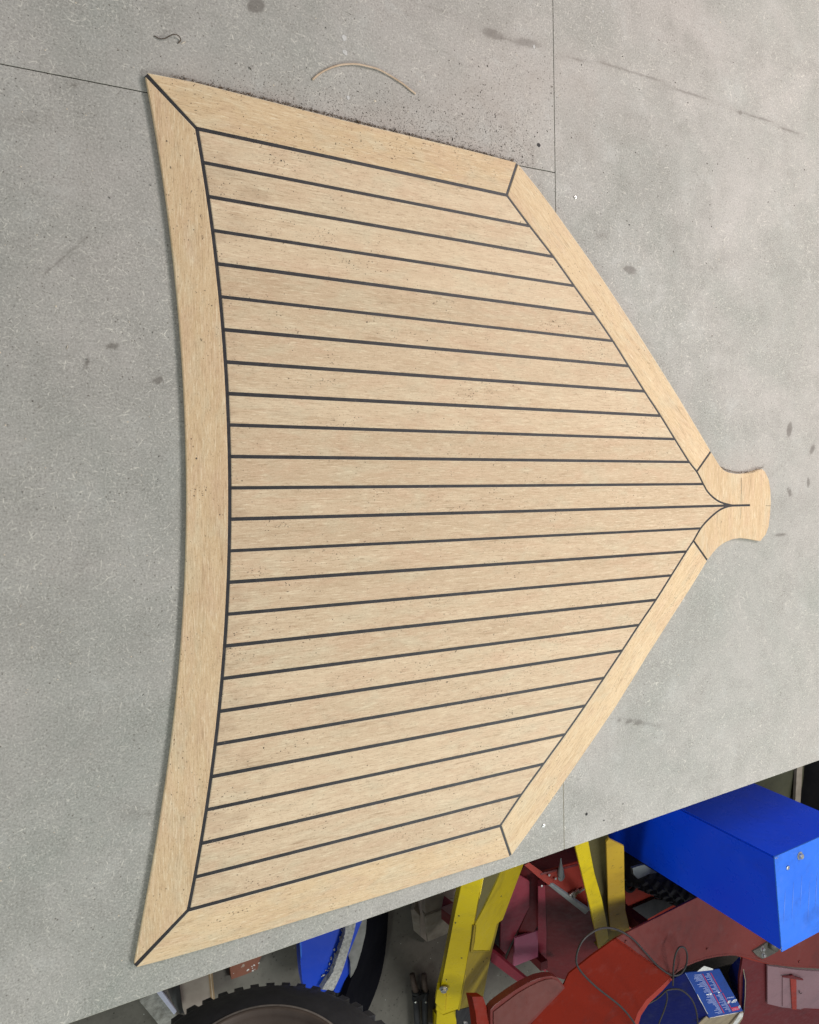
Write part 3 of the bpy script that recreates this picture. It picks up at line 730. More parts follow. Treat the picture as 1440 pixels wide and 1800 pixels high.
# ---------------------------------------------------------------- sliver, shaving and sawdust on the bench
sl = smooth_pts([tuple(P(520 + x / 3, 60 + y / 3, TZ + .0012 + z * .25)) for x, y, z in ((88, 240, .002), (130, 205, .003), (190, 175, .006), (250, 160, .009), (320, 158, .010), (390, 172, .009), (440, 187, .007), (500, 220, .005), (560, 258, .004), (600, 290, .003), (632, 315, .002))], 5)
setp(tube('wood_sliver', sl, 0.0016, M_sliver, None, 8, 0.0009), 'thin curved offcut sliver of pale wood above the deck panel', 'offcut')
cu = smooth_pts([tuple(P(x, y, TZ + z)) for x, y, z in ((271, 63, .001), (281, 68, .002), (291, 67, .004), (303, 61, .006), (313, 62, .005), (318, 70, .002), (313, 76, .001))], 5)
setp(tube('wood_shaving', cu, 0.0009, M_chip, None, 6, 0.0006), 'small dark curled shaving lying at the upper left of the bench', 'shaving')
def chips(name, gen, N, mat, label, smin, smax, flat_=0.35):
    vs = []; fs = []
    for _ in range(N):
        g = gen()
        if g is None: continue
        x, y, z, sc_ = g; r = random.uniform(smin, smax) * sc_; a = random.uniform(0, 6.283); el = random.uniform(.35, 1) if random.random() < .96 else .13; r *= 1 if el > .2 else 3.0
        if random.random() < .02: r *= 1.8
        n = len(vs); c, s_ = math.cos(a), math.sin(a)
        for lx, ly, lz in ((-1, 0, 0), (0.1, -1, 0), (1, .1, 0), (0, 1, 0), (0, 0, flat_ * 2)):
            px, py = lx * r, ly * r * el; vs.append((x + px * c - py * s_, y + px * s_ + py * c, z + lz * r))
        fs += [(n, n + 1, n + 4), (n + 1, n + 2, n + 4), (n + 2, n + 3, n + 4), (n + 3, n, n + 4)]
    me = bpy.data.meshes.new(name); me.from_pydata(vs, [], fs); me.update()
    return setp(link(name, me, mat), label, 'sawdust', None, 'stuff')
deck_poly = [(p.x, p.y) for p in S([(257,130),(338,143.3),(600,210),(908,286),(1005.6,413),(1116.7,577.4),(1250.7,795),(1272,826),(1309,833),(1340,824),(1355,882),(1337,951),(1303,946),(1275,953),(1243,985),(1165,1110),(1044,1299),(899,1504),(720,1559),(481,1632),(237,1699),(272.8,1497),(302,1300),(327,920),(324,697),(309,480)])]
def inside(x, y, poly=deck_poly):
    c = False; n = len(poly)
    for i in range(n):
        x1, y1 = poly[i]; x2, y2 = poly[i - 1]
        if (y1 > y) != (y2 > y) and x < (x2 - x1) * (y - y1) / (y2 - y1) + x1: c = not c
    return c
def z_at(x, y): return PT if inside(x, y) else TZ
def g_table():
    m = random.random()
    if m < .42:   # thick scatter above the panel, thickest to the right
        t = random.random() ** .45; px = 300 + 640 * t; py = 130 + 155 * t - abs(random.gauss(0, 20 + 34 * t)) + 10
    elif m < .56: px, py = random.gauss(890, 75), random.gauss(170, 60)
    elif m < .68: px, py = random.gauss(1080, 120), random.gauss(330, 130)
    elif m < .95: px, py = random.uniform(0, 1440), random.uniform(0, 900)
    else: px, py = random.uniform(0, 1440), random.uniform(0, 1700)
    x, y = P2(px, py, TZ)
    if inside(x, y) or (x, y) == (0, 0): return None
    if to_px(x, y, TZ)[1] > 1780 - px * .315: return None
    return x, y, TZ + 0.0002, 1.0
chips('sawdust', g_table, 8000, M_chip, 'dark brown sawdust specks scattered over the grey bench, thick above the panel', .0003, .0008)
def g_bank():
    if random.random() < .82:
        t = random.random() ** .8; px = 300 + 605 * t; py = 134 + 150.5 * t + random.gauss(-1.2, 1.6)
    else:
        t = random.random(); px = 1262 + 80 * t; py = 820 + 11 * math.sin(t * 3.1) + random.gauss(0, 1.2)
    x, y = P2(px, py, TZ); z = TZ if not inside(x, y) else PT
    return x, y, z + random.uniform(0, .002) * (z == TZ), 1.0
M_bank = mat_simple('sanding_dust', (0.27, 0.20, 0.145), (0.15, 0.11, 0.08), 0.9, scale=200)
chips('sawdust_bank', g_bank, 1700, M_bank, 'line of brown sanding dust banked against the upper edge of the deck panel', .0005, .0011)
patches = [(random.uniform(330, 1150), random.uniform(180, 1600), random.uniform(10, 40)) for _ in range(70)] + [(1180, 1040, 16), (1175, 1060, 22), (838, 1480, 18), (430, 145, 20), (300, 140, 25), (490, 260, 18), (450, 240, 14)]
def g_deck():
    if random.random() < .62:
        a, b, r = random.choice(patches); px, py = random.gauss(a, r * 1.3), random.gauss(b, r * .6)
    else: px, py = random.uniform(240, 1340), random.uniform(140, 1690)
    x, y = P2(px, py, PT)
    if not inside(x, y): return None
    return x, y, PT + 0.0003, 1.0
chips('deck_specks', g_deck, 3300, M_chip, 'tiny dark specks of dust lying on the teak boards', .0004, .00095, .2)
def g_light():
    px, py = random.uniform(0, 1440), random.uniform(0, 1700)
    x, y = P2(px, py, TZ)
    if inside(x, y) or py > 1780 - px * .315: return None
    return x, y, TZ + 0.0002, 1.0
chips('wood_flakes', g_light, 420, M_chiplight, 'pale wood flakes sprinkled over the grey bench', .0006, .0016, .2)

exec_objects = True
# ================================================================ things below the bench, right of the tyre
UPV = Vector((0, 0, 1))
# ---- blue pillar
ZC = 0.80
p1 = P(1362, 1507, ZC); p2 = P(1375, 1673, ZC)
e = (p2 - p1); e.z = 0; L12 = e.length; e.normalize(); r_ = Vector((0.9989, 0.046, 0))
if r_.x < 0: r_ = -r_
pil = empty('blue_cabinet', (p1.x + .15, p1.y - .14, 0), 'tall bright blue sheet metal cabinet beside the bench at lower right', 'cabinet')
DEP = 0.30
for _ in range(40):          # depth of the cabinet: its far upright edge passes the right frame edge at this height
    q = p1 + r_ * DEP; a_ = to_px(q.x, q.y, ZC); b_ = to_px(q.x, q.y, 0.2)
    yy = b_[1] + (a_[1] - b_[1]) * (1440 - b_[0]) / (a_[0] - b_[0]); DEP += (yy - 1424) * 0.001
print('cabinet depth', DEP)
def quadbox(c0, u, lu, v, lv, z0, z1):
    a = Vector(c0); return [(a.x, a.y), (a.x + u.x * lu, a.y + u.y * lu), (a.x + u.x * lu + v.x * lv, a.y + u.y * lu + v.y * lv), (a.x + v.x * lv, a.y + v.y * lv)]
bm = prism_bm(quadbox(p1, e, L12, r_, DEP, 0, ZC), 0.03, ZC - 0.004)
bmesh.ops.bevel(bm, geom=[g for g in bm.edges if abs(g.verts[0].co.z - g.verts[1].co.z) > .1], offset=.004, segments=3, affect='EDGES'); bm_obj('body', bm, M_blue, pil)
for x, y in ((1373, 1671), (1371.5, 1669), (1374, 1666), (1376, 1671), (1363, 1508.5), (1365, 1507.5), (1366, 1509), (1368, 1506.5)):
    c = P(x, y, ZC + .0006); bm = bmesh.new()
    k = [bm.verts.new(c + Vector((math.cos(a) * random.uniform(.0008, .0026), math.sin(a) * random.uniform(.0008, .0026), 0))) for a in [i * math.tau / 6 for i in range(6)]]; bm.faces.new(k)
    bm_obj('chipped_paint', bm, M_zinc, pil)
top = prism('lid', quadbox(p1 - e * 0.001 - r_ * .001, e, L12 + .002, r_, DEP, 0, 0), ZC - 0.0035, ZC, M_bluetop, pil, 0.001)
nz = (0, 0, 1)
bolt('bolt', P(1406, 1504, ZC), nz, 0.0085, M_zinc, pil, 0.009)
bolt('rivet', P(1384.5, 1525, ZC), nz, 0.006, M_zinc, pil, 0.003, 16, False)
for (a, b) in (((1381, 1562), (1377.5, 1625)), ((1396, 1545), (1392, 1618)), ((1410, 1536), (1407, 1600)), ((1424, 1545), (1420, 1622)), ((1437, 1530), (1433, 1600))):
    A, B = P(*a, ZC + .0004), P(*b, ZC + .0004); d = (B - A).normalized(); s_ = Vector((-d.y, d.x, 0)) * .0016
    bm = bmesh.new(); bm.faces.new([bm.verts.new(q) for q in (A, A * .5 + B * .5 + s_, B, A * .5 + B * .5 - s_)])
    bm_obj('scratch', bm, mat_simple('scratch', (0.07, 0.18, 0.66), (0.09, 0.2, 0.66), 0.5), pil)
# ---- red machine: plate with curved flange, sloping chute, guard
red = empty('red_machine', (1.6, -1.5, 0), 'red painted machine frame with a broad curved deck plate under the blue cabinet', 'machine')
ZR = 0.45
curve = [(1178, 1716.5), (1192, 1706), (1206, 1697), (1222, 1690), (1240, 1684), (1262, 1679.5), (1285, 1677.5), (1302, 1678.5), (1320, 1682), (1345, 1690), (1370, 1695.5), (1400, 1699), (1440, 1701), (1480, 1701)]
platepts = [(1235, 1573)] + [(1083, 1649)] + curve + [(1480, 1620)]
pts = [P2(x, y, ZR) for x, y in platepts]
# the far side runs along the cabinet foot
pts[-1:] = [(pts[-2][0], p2.y - 0.02), (P2(1235, 1573, ZR)[0] + .02, p2.y - .02)]
prism('deck_plate', pts, ZR - 0.006, ZR, M_red, red, 0.0008)
def ribbon(name, pts, z0, z1, th, mat, parent):
    q = [Vector(p) for p in pts]; o = offset_poly(q, -th); return prism(name, [(p.x, p.y) for p in q] + [(p.x, p.y) for p in reversed(o)], z0, z1, mat, parent)
cv = [Vector(P2(x, y, ZR)) for x, y in curve]
# rolled rim following the curve, and the flange that hangs a little outward
bm = bmesh.new(); tube_bm(bm, [(p.x, p.y, ZR - .003) for p in cv], 0.005, 8); bm_obj('rolled_rim', bm, M_red, red, True)
bm = bmesh.new(); cl2 = offset_poly(cv, -0.020)
va = [bm.verts.new((p.x, p.y, ZR - 0.006)) for p in cv]; vb = [bm.verts.new((p.x, p.y, ZR - 0.035)) for p in cl2]
vc = [bm.verts.new((p.x, p.y, ZR - 0.010)) for p in offset_poly(cv, .004)]; vd = [bm.verts.new((p.x, p.y, ZR - 0.039)) for p in offset_poly(cv, -.016)]
for i in range(len(va) - 1): bm.faces.new((va[i], va[i + 1], vb[i + 1], vb[i])); bm.faces.new((vc[i], vd[i], vd[i + 1], vc[i + 1])); bm.faces.new((vb[i], vb[i + 1], vd[i + 1], vd[i]))
bm_obj('flange', bm, M_redframe, red)
# sloping bright chute
chA = [(1083, 1649, ZR - .002), (1178, 1717.5, ZR - .002), (1111, 1792, ZR - .05)]
plate('chute', [(1083, 1649.5), (1178, 1718), (1160, 1735), (1135, 1758), (1120, 1780), (1108, 1815), (900, 1830), (935, 1800), (992, 1730), (1000, 1712), (1040, 1680)], chA, 0.005, M_redbright, red, 0.0015)
plate('chute_rim', [(1178, 1718.5), (1182, 1722), (1165, 1741), (1141, 1764), (1127, 1785), (1118, 1815), (1109, 1815), (1121, 1780), (1136, 1758), (1161, 1735)], [(1178, 1718.5, ZR - .008), (1161, 1735, ZR - .02), (1109, 1812, ZR - .08)], 0.006, M_redframe, red)
wb = []
for i in range(41):
    t = i / 40; c = P(1083 + 95 * t, 1649.3 + 68 * t, ZR + .0005); wb.append(c + Vector((random.uniform(-.0006, .0006), random.uniform(-.0006, .0006), 0)))
tube('weld_bead', wb, lambda t: .0022 + .0006 * math.sin(t * 160), M_redbright, red, 6)
for x, y in ((1100, 1655), (1243, 1668), (1405, 1690)): bolt('rivet', P(x, y, ZR + .0005), nz, .0042, M_red, red, .003, 14, False)
# rounded guard box
gA = [(880, 1760, .40), (960, 1717, .40), (990, 1737, .40)]
gpts = [(862, 1776), (868, 1768), (885, 1755), (905, 1741), (925, 1729), (945, 1720), (960, 1716.5), (972, 1716), (980, 1719), (988, 1727), (993.5, 1737), (960, 1771), (928, 1804), (922, 1815), (862, 1815)]
plate('guard_rim', gpts, gA, 0.022, M_red, red, 0.002)
gin = [(868, 1779), (890, 1762), (910, 1747), (930, 1735), (948, 1726.5), (961, 1722), (972, 1721), (980, 1724.5), (986, 1731), (989.5, 1737), (958, 1768), (925, 1802), (918, 1815), (868, 1815)]
plate('guard_face', gin, [(x, y, z + .003) for x, y, z in gA], 0.002, mat_paint('guard_brown', (0.12, 0.035, 0.028), (0.14, 0.045, 0.038), 0.35, 0.76), red)
# leaning small bar
plate('bar', [(830, 1752), (849, 1752), (858, 1778), (864, 1815), (840, 1815), (836, 1780)], [(830, 1752, .38), (849, 1752, .38), (840, 1815, .40)], 0.03, M_redbright, red)
# body under the deck plate
plate('front_panel', [(1306, 1684), (1352, 1696), (1350, 1764), (1440, 1776), (1470, 1778), (1470, 1830), (1255, 1830), (1300, 1790), (1300, 1720)], [(1306, 1684, .36), (1352, 1696, .36), (1320, 1830, .15)], 0.01, M_darkred, red)
pnl = plate('latch_panel', [(1349.5, 1698), (1400, 1705), (1470, 1710), (1470, 1781), (1376, 1771), (1349.5, 1765)], [(1349.5, 1698, .375), (1470, 1710, .375), (1376, 1771, .27)], 0.006, M_pale, red, 0.001)
pnA = [(1349.5, 1698, .380), (1470, 1710, .380), (1376, 1771, .275)]
plate('latch_plate', [(1376, 1718), (1412.5, 1722.5), (1412.5, 1773), (1376, 1769.5)], pnA, 0.003, M_pale, pnl)
pnA2 = [(x, y, z + .006) for x, y, z in pnA]
plate('latch_bar', [(1389.5, 1717), (1400, 1721), (1400.5, 1775), (1393, 1774)], pnA2, 0.008, M_redframe, pnl)
plate('latch_cap', [(1376, 1716.5), (1390, 1716.2), (1394, 1714.5), (1399, 1718), (1412, 1721.5), (1411, 1723.5), (1376, 1718)], [(x, y, z + .009) for x, y, z in pnA], 0.004, M_darkred, pnl)
bm = bmesh.new(); tube_bm(bm, [on_plane(x, y, plane_of(pnA2)) for x, y in ((1405, 1741), (1405.5, 1745), (1408, 1747), (1410, 1745))], 0.0012, 6); bm_obj('hook', bm, M_dark, pnl, True)
# foot bracket with gusset and two bolts
ZB = ZR + 0.006
br = plate('foot_bracket', [(1324, 1672.5), (1335, 1666), (1352, 1655), (1366, 1662), (1364, 1675), (1350, 1682), (1341, 1686), (1332, 1681)], [(1324, 1672, ZB), (1352, 1655, ZB), (1350, 1682, ZB)], 0.006, M_bracket, red, 0.001)
q0 = P(1356, 1658, ZB); bm = bmesh.new(); tube_bm(bm, [q0, q0 + Vector((0, 0, .022))], 0.019, 18); bm_obj('gusset_tube', bm, M_bracket, br, True)
for x, y in ((1340, 1667.5), (1341.5, 1678.5)): bolt('bolt', P(x, y, ZB + .0005), nz, 0.0068, M_zinc, br, 0.009)
# legs of the machine on the floor
for x, y in ((1.56, -1.47), (2.15, -1.66), (2.1, -1.34)): bar('leg', (x, y, 0), (x, y, ZR - .0065), .04, .04, M_darkred, red, up=(1, 0, 0))

# ---- red cabinet frame further back
fr = empty('red_stand', (1.15, -1.25, 0), 'red steel stand with a lidded box seen between the two yellow legs', 'stand')
Zf = 0.27
plate('top_plate', [(951, 1533), (1015, 1515), (1022, 1513), (1029, 1560), (1036, 1603), (967, 1551)], [(951, 1533, Zf), (1015, 1517, Zf), (1036, 1602, Zf)], 0.006, M_redframe, fr, 0.001)
plate('back_wall', [(925, 1519), (960, 1500), (1012, 1485), (1020, 1514), (1014, 1519), (951, 1535), (936, 1527)], [(951, 1534, Zf + .002), (1015, 1518.5, Zf + .002), (1012, 1484, Zf - .12)], 0.006, M_darkred, fr)
plate('edge_beam', [(922, 1521), (930, 1516), (951, 1531), (975, 1549), (965, 1556), (945, 1541)], [(922, 1521, Zf + .004), (975, 1549, Zf + .004), (965, 1556, Zf + .004)], 0.02, M_redframe, fr, 0.001)
fp = [(966, 1552, Zf - .004), (1037, 1604, Zf - .004), (992, 1721, Zf - .26)]
pf = plate('front_panel', [(958, 1557), (967, 1552), (1037, 1604), (1046, 1640), (1053, 1669), (1020, 1706), (992, 1722), (957, 1712)], fp, 0.006, M_darkred, fr)
plate('seal_strip', [(963, 1556), (968, 1554), (1036, 1601), (1029, 1608)], [(x, y, z + .012) for x, y, z in fp], 0.01, M_steelgrey, pf, 0.003)
plate('post', [(946, 1558), (958, 1556), (961, 1640), (960, 1712), (946, 1718)], [(x, y, z + .008) for x, y, z in fp], 0.02, M_redpink, fr, 0.001)
plate('side_panel', [(912, 1538), (931, 1549), (931, 1594), (884, 1687), (879, 1681), (881, 1600)], [(912, 1538, Zf - .05), (931, 1594, Zf - .12), (884, 1687, Zf - .24)], 0.006, M_redpink, fr, 0.001)
plate('inner_panel', [(922, 1522), (948, 1545), (947, 1625), (899, 1700), (890, 1690), (931, 1594), (931, 1549), (912, 1538)], [(922, 1522, Zf - .06), (947, 1625, Zf - .15), (899, 1700, Zf - .26)], 0.006, M_darkred, fr)
plate('lower_panel', [(906, 1649), (946, 1636), (946, 1682), (903, 1699)], [(906, 1649, .10), (946, 1636, .10), (903, 1699, .06)], 0.006, M_pinkbright, fr)
plate('lower_rail', [(864, 1672), (872, 1677), (930, 1725), (918, 1732), (863, 1691)], [(864, 1672, .10), (930, 1725, .16), (863, 1691, .10)], 0.02, M_redpink, fr, 0.001)
# cone spike and catch on the top plate
sb = P(986, 1541, Zf); st_ = P(986, 1509, Zf + .03)
bm = bmesh.new(); tube_bm(bm, [sb, sb + Vector((0, 0, .004))], .013, 16); tube_bm(bm, [sb + (st_ - sb) * k / 14 for k in range(1, 15)], lambda t: (.0095 * (1 - t) + .0015) * (1.0 + .12 * math.sin(t * 88)), 12)
bm_obj('screw_spike', bm, M_steelgrey, fr, True)
for x, y in ((965, 1538), (976, 1544), (952, 1557)): bolt('rivet', P(x, y, Zf + .005), nz, .004, M_zinc, fr, .003, 12, False)
ct = empty('x', (0, 0, 0), 'a', 'b'); bpy.data.objects.remove(ct)
bm = bmesh.new()
for x, y, w_, h_ in ((1005, 1571, .010, .006), (1014, 1568, .008, .010), (1022, 1565, .012, .005), (1010, 1573, .005, .012)):
    c = P(x, y, Zf + .008); box_bm(bm, c, (w_, .004, 0), (-.002, h_ * .6, 0), (0, 0, .004))
bmesh.ops.bevel(bm, geom=bm.edges[:], offset=.001, segments=1, affect='EDGES')
bm_obj('toggle_catch', bm, M_zinc, fr)
for p in (P(975, 1700, 0), P(905, 1690, 0)): bar('leg', (p.x - .12, p.y + .10, 0), (p.x - .12, p.y + .10, .09), .03, .03, M_darkred, fr, up=(1, 0, 0))

# ---- yellow legs
def yleg(parent, ridge_top, ridge_bot, ztop, zbot, face_l, face_r, face_r_mat=None):
    """square tube leg seen on its ridge: left and right faces share the ridge line"""
    rt, rb = P(*ridge_top, ztop), P(*ridge_bot, zbot)
    return rt, rb
M_mustard = mat_paint('mustard_paint', (0.46, 0.35, 0.004), (0.36, 0.27, 0.006), 0.35, 0.70, dark=(.05, .04, .02))
y1 = empty('yellow_gantry_leg', (.9, -1.5, 0), 'bright yellow steel tube leg with welded brace, the nearer one left of the red stand', 'gantry leg', 'yellow steel gantry legs')
zt, zb = 0.55, 0.22
faceA = [(849, 1538, zt), (806, 1775, zb), (765, 1740, zb + .015)]
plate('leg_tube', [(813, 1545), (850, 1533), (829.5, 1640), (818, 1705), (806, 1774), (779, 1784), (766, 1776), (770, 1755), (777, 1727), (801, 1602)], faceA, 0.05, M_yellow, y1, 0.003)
tube('rounded_corner', [P(850, 1533, zt - .001), P(829.8, 1640, zt - (zt - zb) * .455), P(806.5, 1774, zb - .001)], .0035, M_yellow, y1, 8)
faceB = [(850, 1533, zt), (806.5, 1774, zb), (831, 1768, zb - .10)]
plate('side_face', [(850.5, 1533), (905, 1505), (888, 1590), (880, 1609), (862, 1685), (849.5, 1754), (846, 1765), (831, 1768), (806.5, 1774.5), (818.5, 1705), (830, 1640)], faceB, 0.004, M_yellowdirtyshade, y1, 0.001)
M_olivegap = mat_paint('olive_gap_shade', (0.13, 0.11, 0.03), (0.09, 0.075, 0.03), 0.55, 0.68, dark=(.04, .035, .02))  # dark olive painting the shade between leg and brace
plate('shade_infill', [(852, 1534), (885, 1515), (884, 1532), (860, 1580), (838, 1623), (832, 1640), (841, 1590)], [(x, y, z + .003) for x, y, z in faceB], 0.003, M_olivegap, y1)  # dark sheet laid where the gap beside the brace is in shade
fB2 = [(x, y, z + .016) for x, y, z in faceB]
bc = plate('brace', [(871, 1555), (885, 1525), (923, 1508), (928, 1500), (905, 1560), (884, 1617), (873, 1624), (862, 1671), (830, 1671), (836, 1625), (850, 1598)], fB2, 0.012, M_mustard, y1, 0.002)
fw = [(x, y, z + .020) for x, y, z in faceB]
plate('weld_bead', [(834, 1628), (838, 1624), (835, 1655), (831, 1672), (861, 1671.5), (861, 1673.5), (828, 1674), (829, 1660)], fB2[:], 0.018, M_yellowdirtyshade, bc, 0.0015)
fC = [(x, y, z + .012) for x, y, z in faceA]
cl = plate('collar', [(768.5, 1741), (773, 1739), (784, 1751), (782, 1780), (779, 1777), (765, 1763)], fC, 0.02, M_yellow, y1, 0.002)
pn = plane_of(faceA)[1]; pn = pn if pn.z > 0 else -pn
bolt('bolt', on_plane(780, 1738, plane_of(fC)), pn, .0095, M_zinc, y1, .010)
fD = [(x, y, z - .014) for x, y, z in faceA]
plate('inner_tube', [(768, 1775), (779, 1785), (803, 1776), (802, 1815), (763, 1830), (767, 1800)], fD, 0.03, M_yellow, y1, 0.002)
fE = [(x, y, z - .014) for x, y, z in faceB]
plate('inner_side', [(803, 1776), (836, 1768), (838, 1800), (840, 1815), (802, 1825)], fE, 0.004, M_dark, y1)
bolt('bolt', on_plane(816, 1798, plane_of([(x, y, z - .006) for x, y, z in faceB])), pn, .009, M_zinc, y1, .009)
for (x, y) in ((807, 1610), (801, 1622), (812, 1684), (785, 1722)):
    c = on_plane(x, y, plane_of([(a, b, z + .0012) for a, b, z in faceA])); bm = bmesh.new(); bmesh.ops.create_icosphere(bm, subdivisions=1, radius=.0022)
    for v in bm.verts: v.co = Vector((v.co.x * random.uniform(.7, 1), v.co.y * 1.5, v.co.z * .4)) + c
    bm_obj('paint_chip', bm, M_dark, y1)
for (x, y) in ((856, 1684), (830, 1703), (850, 1690), (881, 1575)):
    c = on_plane(x, y, plane_of([(a, b, z + .0012) for a, b, z in (faceB if y > 1600 else fB2)])); bm = bmesh.new(); bmesh.ops.create_icosphere(bm, subdivisions=1, radius=.0024)
    for v in bm.verts: v.co = Vector((v.co.x * .7, v.co.y * 1.5, v.co.z * .5)) + c
    bm_obj('paint_chip', bm, M_dark, y1)
# foot reaching the floor outside the frame
ft = on_plane(800, 1815, plane_of(fD)); bar('foot', (ft.x + .02, ft.y - .04, 0), (ft.x + .01, ft.y - .03, ft.z - .02), .05, .05, M_yellow, y1, up=(1, 0, 0))
y2 = empty('yellow_gantry_leg', (1.35, -1.4, 0), 'grimier yellow channel leg right of the red stand, touching the blue cabinet', 'gantry leg', 'yellow steel gantry legs')
z2t, z2b = .48, .24
gA2 = [(1012, 1489, z2t), (1035, 1480, z2t), (1053, 1668, z2b)]
plate('flange', [(1011, 1486), (1034, 1477), (1045, 1535), (1058, 1580), (1067, 1625), (1070, 1650), (1053, 1669), (1040, 1605), (1024, 1540)], gA2, .006, M_yellow, y2, .001)
gB2 = [(1035, 1480, z2t - .045), (1066, 1480, z2t - .045), (1068, 1630, z2b - .01)]
plate('shade_infill', [(1030, 1470), (1070, 1470), (1072, 1600), (1069, 1650), (1060, 1610), (1045, 1540)], gB2, .006, M_olivegap, y2)
gC2 = [(1066, 1484, z2t), (1098, 1488, z2t), (1106, 1634, z2b)]
plate('brace', [(1066, 1480), (1070, 1475), (1097, 1488), (1098, 1560), (1099.5, 1600), (1107, 1632), (1095, 1640), (1074, 1641), (1070, 1600)], gC2, .006, mat_paint('ochre_paint', (0.56, 0.36, 0.02), (0.46, 0.28, 0.03), 0.4, 0.62, dark=(.12, .08, .03)), y2, .001)
plate('lower_plate', [(1068, 1628), (1107, 1632), (1106, 1640), (1075, 1655), (1054, 1669), (1060, 1640)], [(1068, 1628, z2b - .004), (1107, 1632, z2b - .004), (1054, 1669, z2b - .02)], .03, M_yellowdirtyshade, y2)
fo = P(1068, 1645, z2b - .03); bar('foot', (fo.x, fo.y, 0), (fo.x, fo.y, fo.z - .015), .04, .04, M_yellowdirtyshade, y2, up=(1, 0, 0))
# ---- black toothed tyre, ring and wedge behind the blue cabinet
dk = empty('tread_roller', (1.5, -1.15, 0), 'black rubber tread roller half hidden below the blue cabinet', 'roller')
A_, B_ = P(1112, 1520, .20), P(1260, 1590, .20)
bm = bmesh.new(); tube_bm(bm, [A_, B_], .055, 24); bm_obj('drum', bm, M_rubber, dk, True)
ax = (B_ - A_).normalized(); side = ax.cross(UPV).normalized()
for i in range(11):
    c0 = A_ + (B_ - A_) * (i + .5) / 11
    for k in range(12):
        a = k * math.tau / 12 + (i % 2) * .26; rr = side * math.cos(a) + UPV * math.sin(a)
        bm = bmesh.new(); box_bm(bm, c0 + rr * .060, ax * .008, rr * .008, ax.cross(rr) * .010); bm_obj('lug', bm, M_rubber, dk)
for t in (0.05, .95): c0 = A_ + (B_ - A_) * t; bar('support', (c0.x, c0.y, 0), (c0.x, c0.y, .14), .03, .03, M_dark, dk, up=(1, 0, 0))
fl = empty('red_floor_plate', (1.3, -1.25, 0), 'red plate with a round black port beside the yellow channel leg', 'plate')
plate('sheet', [(1094, 1490), (1150, 1500), (1180, 1560), (1190, 1600), (1106, 1633), (1097, 1560)], [(1094, 1500, .11), (1180, 1560, .11), (1106, 1625, .11)], .008, M_redframe, fl)
rg = P(1109, 1551, .122); bm = bmesh.new()
tube_bm(bm, smooth_pts([tuple(rg + Vector((math.cos(a) * .026, math.sin(a) * .032, 0))) for a in [k * math.tau / 14 for k in range(15)]], 3), .007, 8); bm_obj('port_ring', bm, M_dark, fl, True)
bm = bmesh.new(); tube_bm(bm, [rg + Vector((0, 0, -.01)), rg + Vector((0, 0, -.008))], .026, 20); bm_obj('port', bm, M_black, fl)
plate('dark_skirt', [(1104, 1600), (1150, 1580), (1190, 1587), (1110, 1632)], [(1104, 1600, .125), (1190, 1587, .125), (1110, 1632, .125)], .006, M_dark, fl)
plate('grey_wedge', [(1112, 1526), (1132, 1520), (1156, 1534), (1142, 1536), (1122, 1545), (1114, 1538)], [(1112, 1526, .27), (1156, 1534, .27), (1122, 1545, .27)], .01, M_steelgrey, fl)
for x, y in ((1100, 1505), (1180, 1590), (1112, 1618)): p = P(x, y, .1); bar('support', (p.x, p.y, 0), (p.x, p.y, .101), .02, .02, M_dark, fl, up=(1, 0, 0))

# ---- olive board and black motor at the far right under the bench
p = P(1370, 1370, .25)
ol = plate('olive_board', [(1250, 1360), (1416, 1320), (1412, 1370), (1406, 1412), (1405, 1460), (1250, 1480)], [(1300, 1360, .14), (1416, 1330, .14), (1405, 1450, .02)], .018, M_olive)
setp(ol, 'dull olive board leaning low behind the blue cabinet at the right', 'board')
plate('edge_batten', [(1402, 1335), (1412, 1330), (1407, 1415), (1398, 1411)], [(1402, 1335, .15), (1412, 1331, .15), (1400, 1411, .10)], .012, M_wooddirty, ol)
mt = empty('black_motor', (2.3, -.9, 0), 'black finned motor casing at the right edge under the bench', 'motor')
c = P(1450, 1385, .16)
bm = bmesh.new(); box_bm(bm, (c.x + .12, c.y, .11), (.17, 0, 0), (0, .16, 0), (0, 0, .11)); bmesh.ops.bevel(bm, geom=bm.edges[:], offset=.02, segments=3, affect='EDGES'); bm_obj('casing', bm, M_dark, mt)
for i in range(9):
    bm = bmesh.new(); box_bm(bm, (c.x + .12, c.y - .14 + i * .035, .225), (.15, .02, 0), (0, .005, 0), (0, 0, .014)); bm_obj('fin', bm, M_dark if i % 3 else M_steelgrey, mt)

# ---- grey pallet block with boards and a maroon bracket (left of the near yellow leg)
pal = empty('pallet', (.9, -1.42, 0), 'corner of a dusty grey wooden pallet on the floor left of the yellow leg', 'pallet')
plate('block', [(747, 1611), (777, 1599.5), (810, 1586), (812, 1625), (792, 1640), (752, 1656)], [(747, 1611, .115), (777, 1599, .115), (751, 1656, .0)], .09, M_wooddirty, pal, .003)
plate('stringer', [(738, 1582), (746, 1580), (747.5, 1612), (751, 1656), (740, 1647)], [(738, 1582, .125), (746, 1581, .125), (745, 1650, .02)], .02, M_woodbrown, pal, .002)
plate('side_block', [(722, 1600), (728, 1599), (738, 1610), (739, 1646), (727, 1636)], [(722, 1600, .09), (738, 1611, .09), (728, 1636, .01)], .05, M_wooddirty, pal, .002)
plate('deck_board', [(746, 1570), (780, 1560), (779, 1594), (748, 1606)], [(746, 1575, .135), (780, 1562, .135), (748, 1606, .135)], .018, M_wooddirty, pal, .002)
plate('deck_board', [(780, 1560), (830, 1545), (830, 1572), (781, 1583)], [(780, 1562, .14), (830, 1547, .14), (781, 1583, .14)], .018, M_woodbrown, pal, .002)
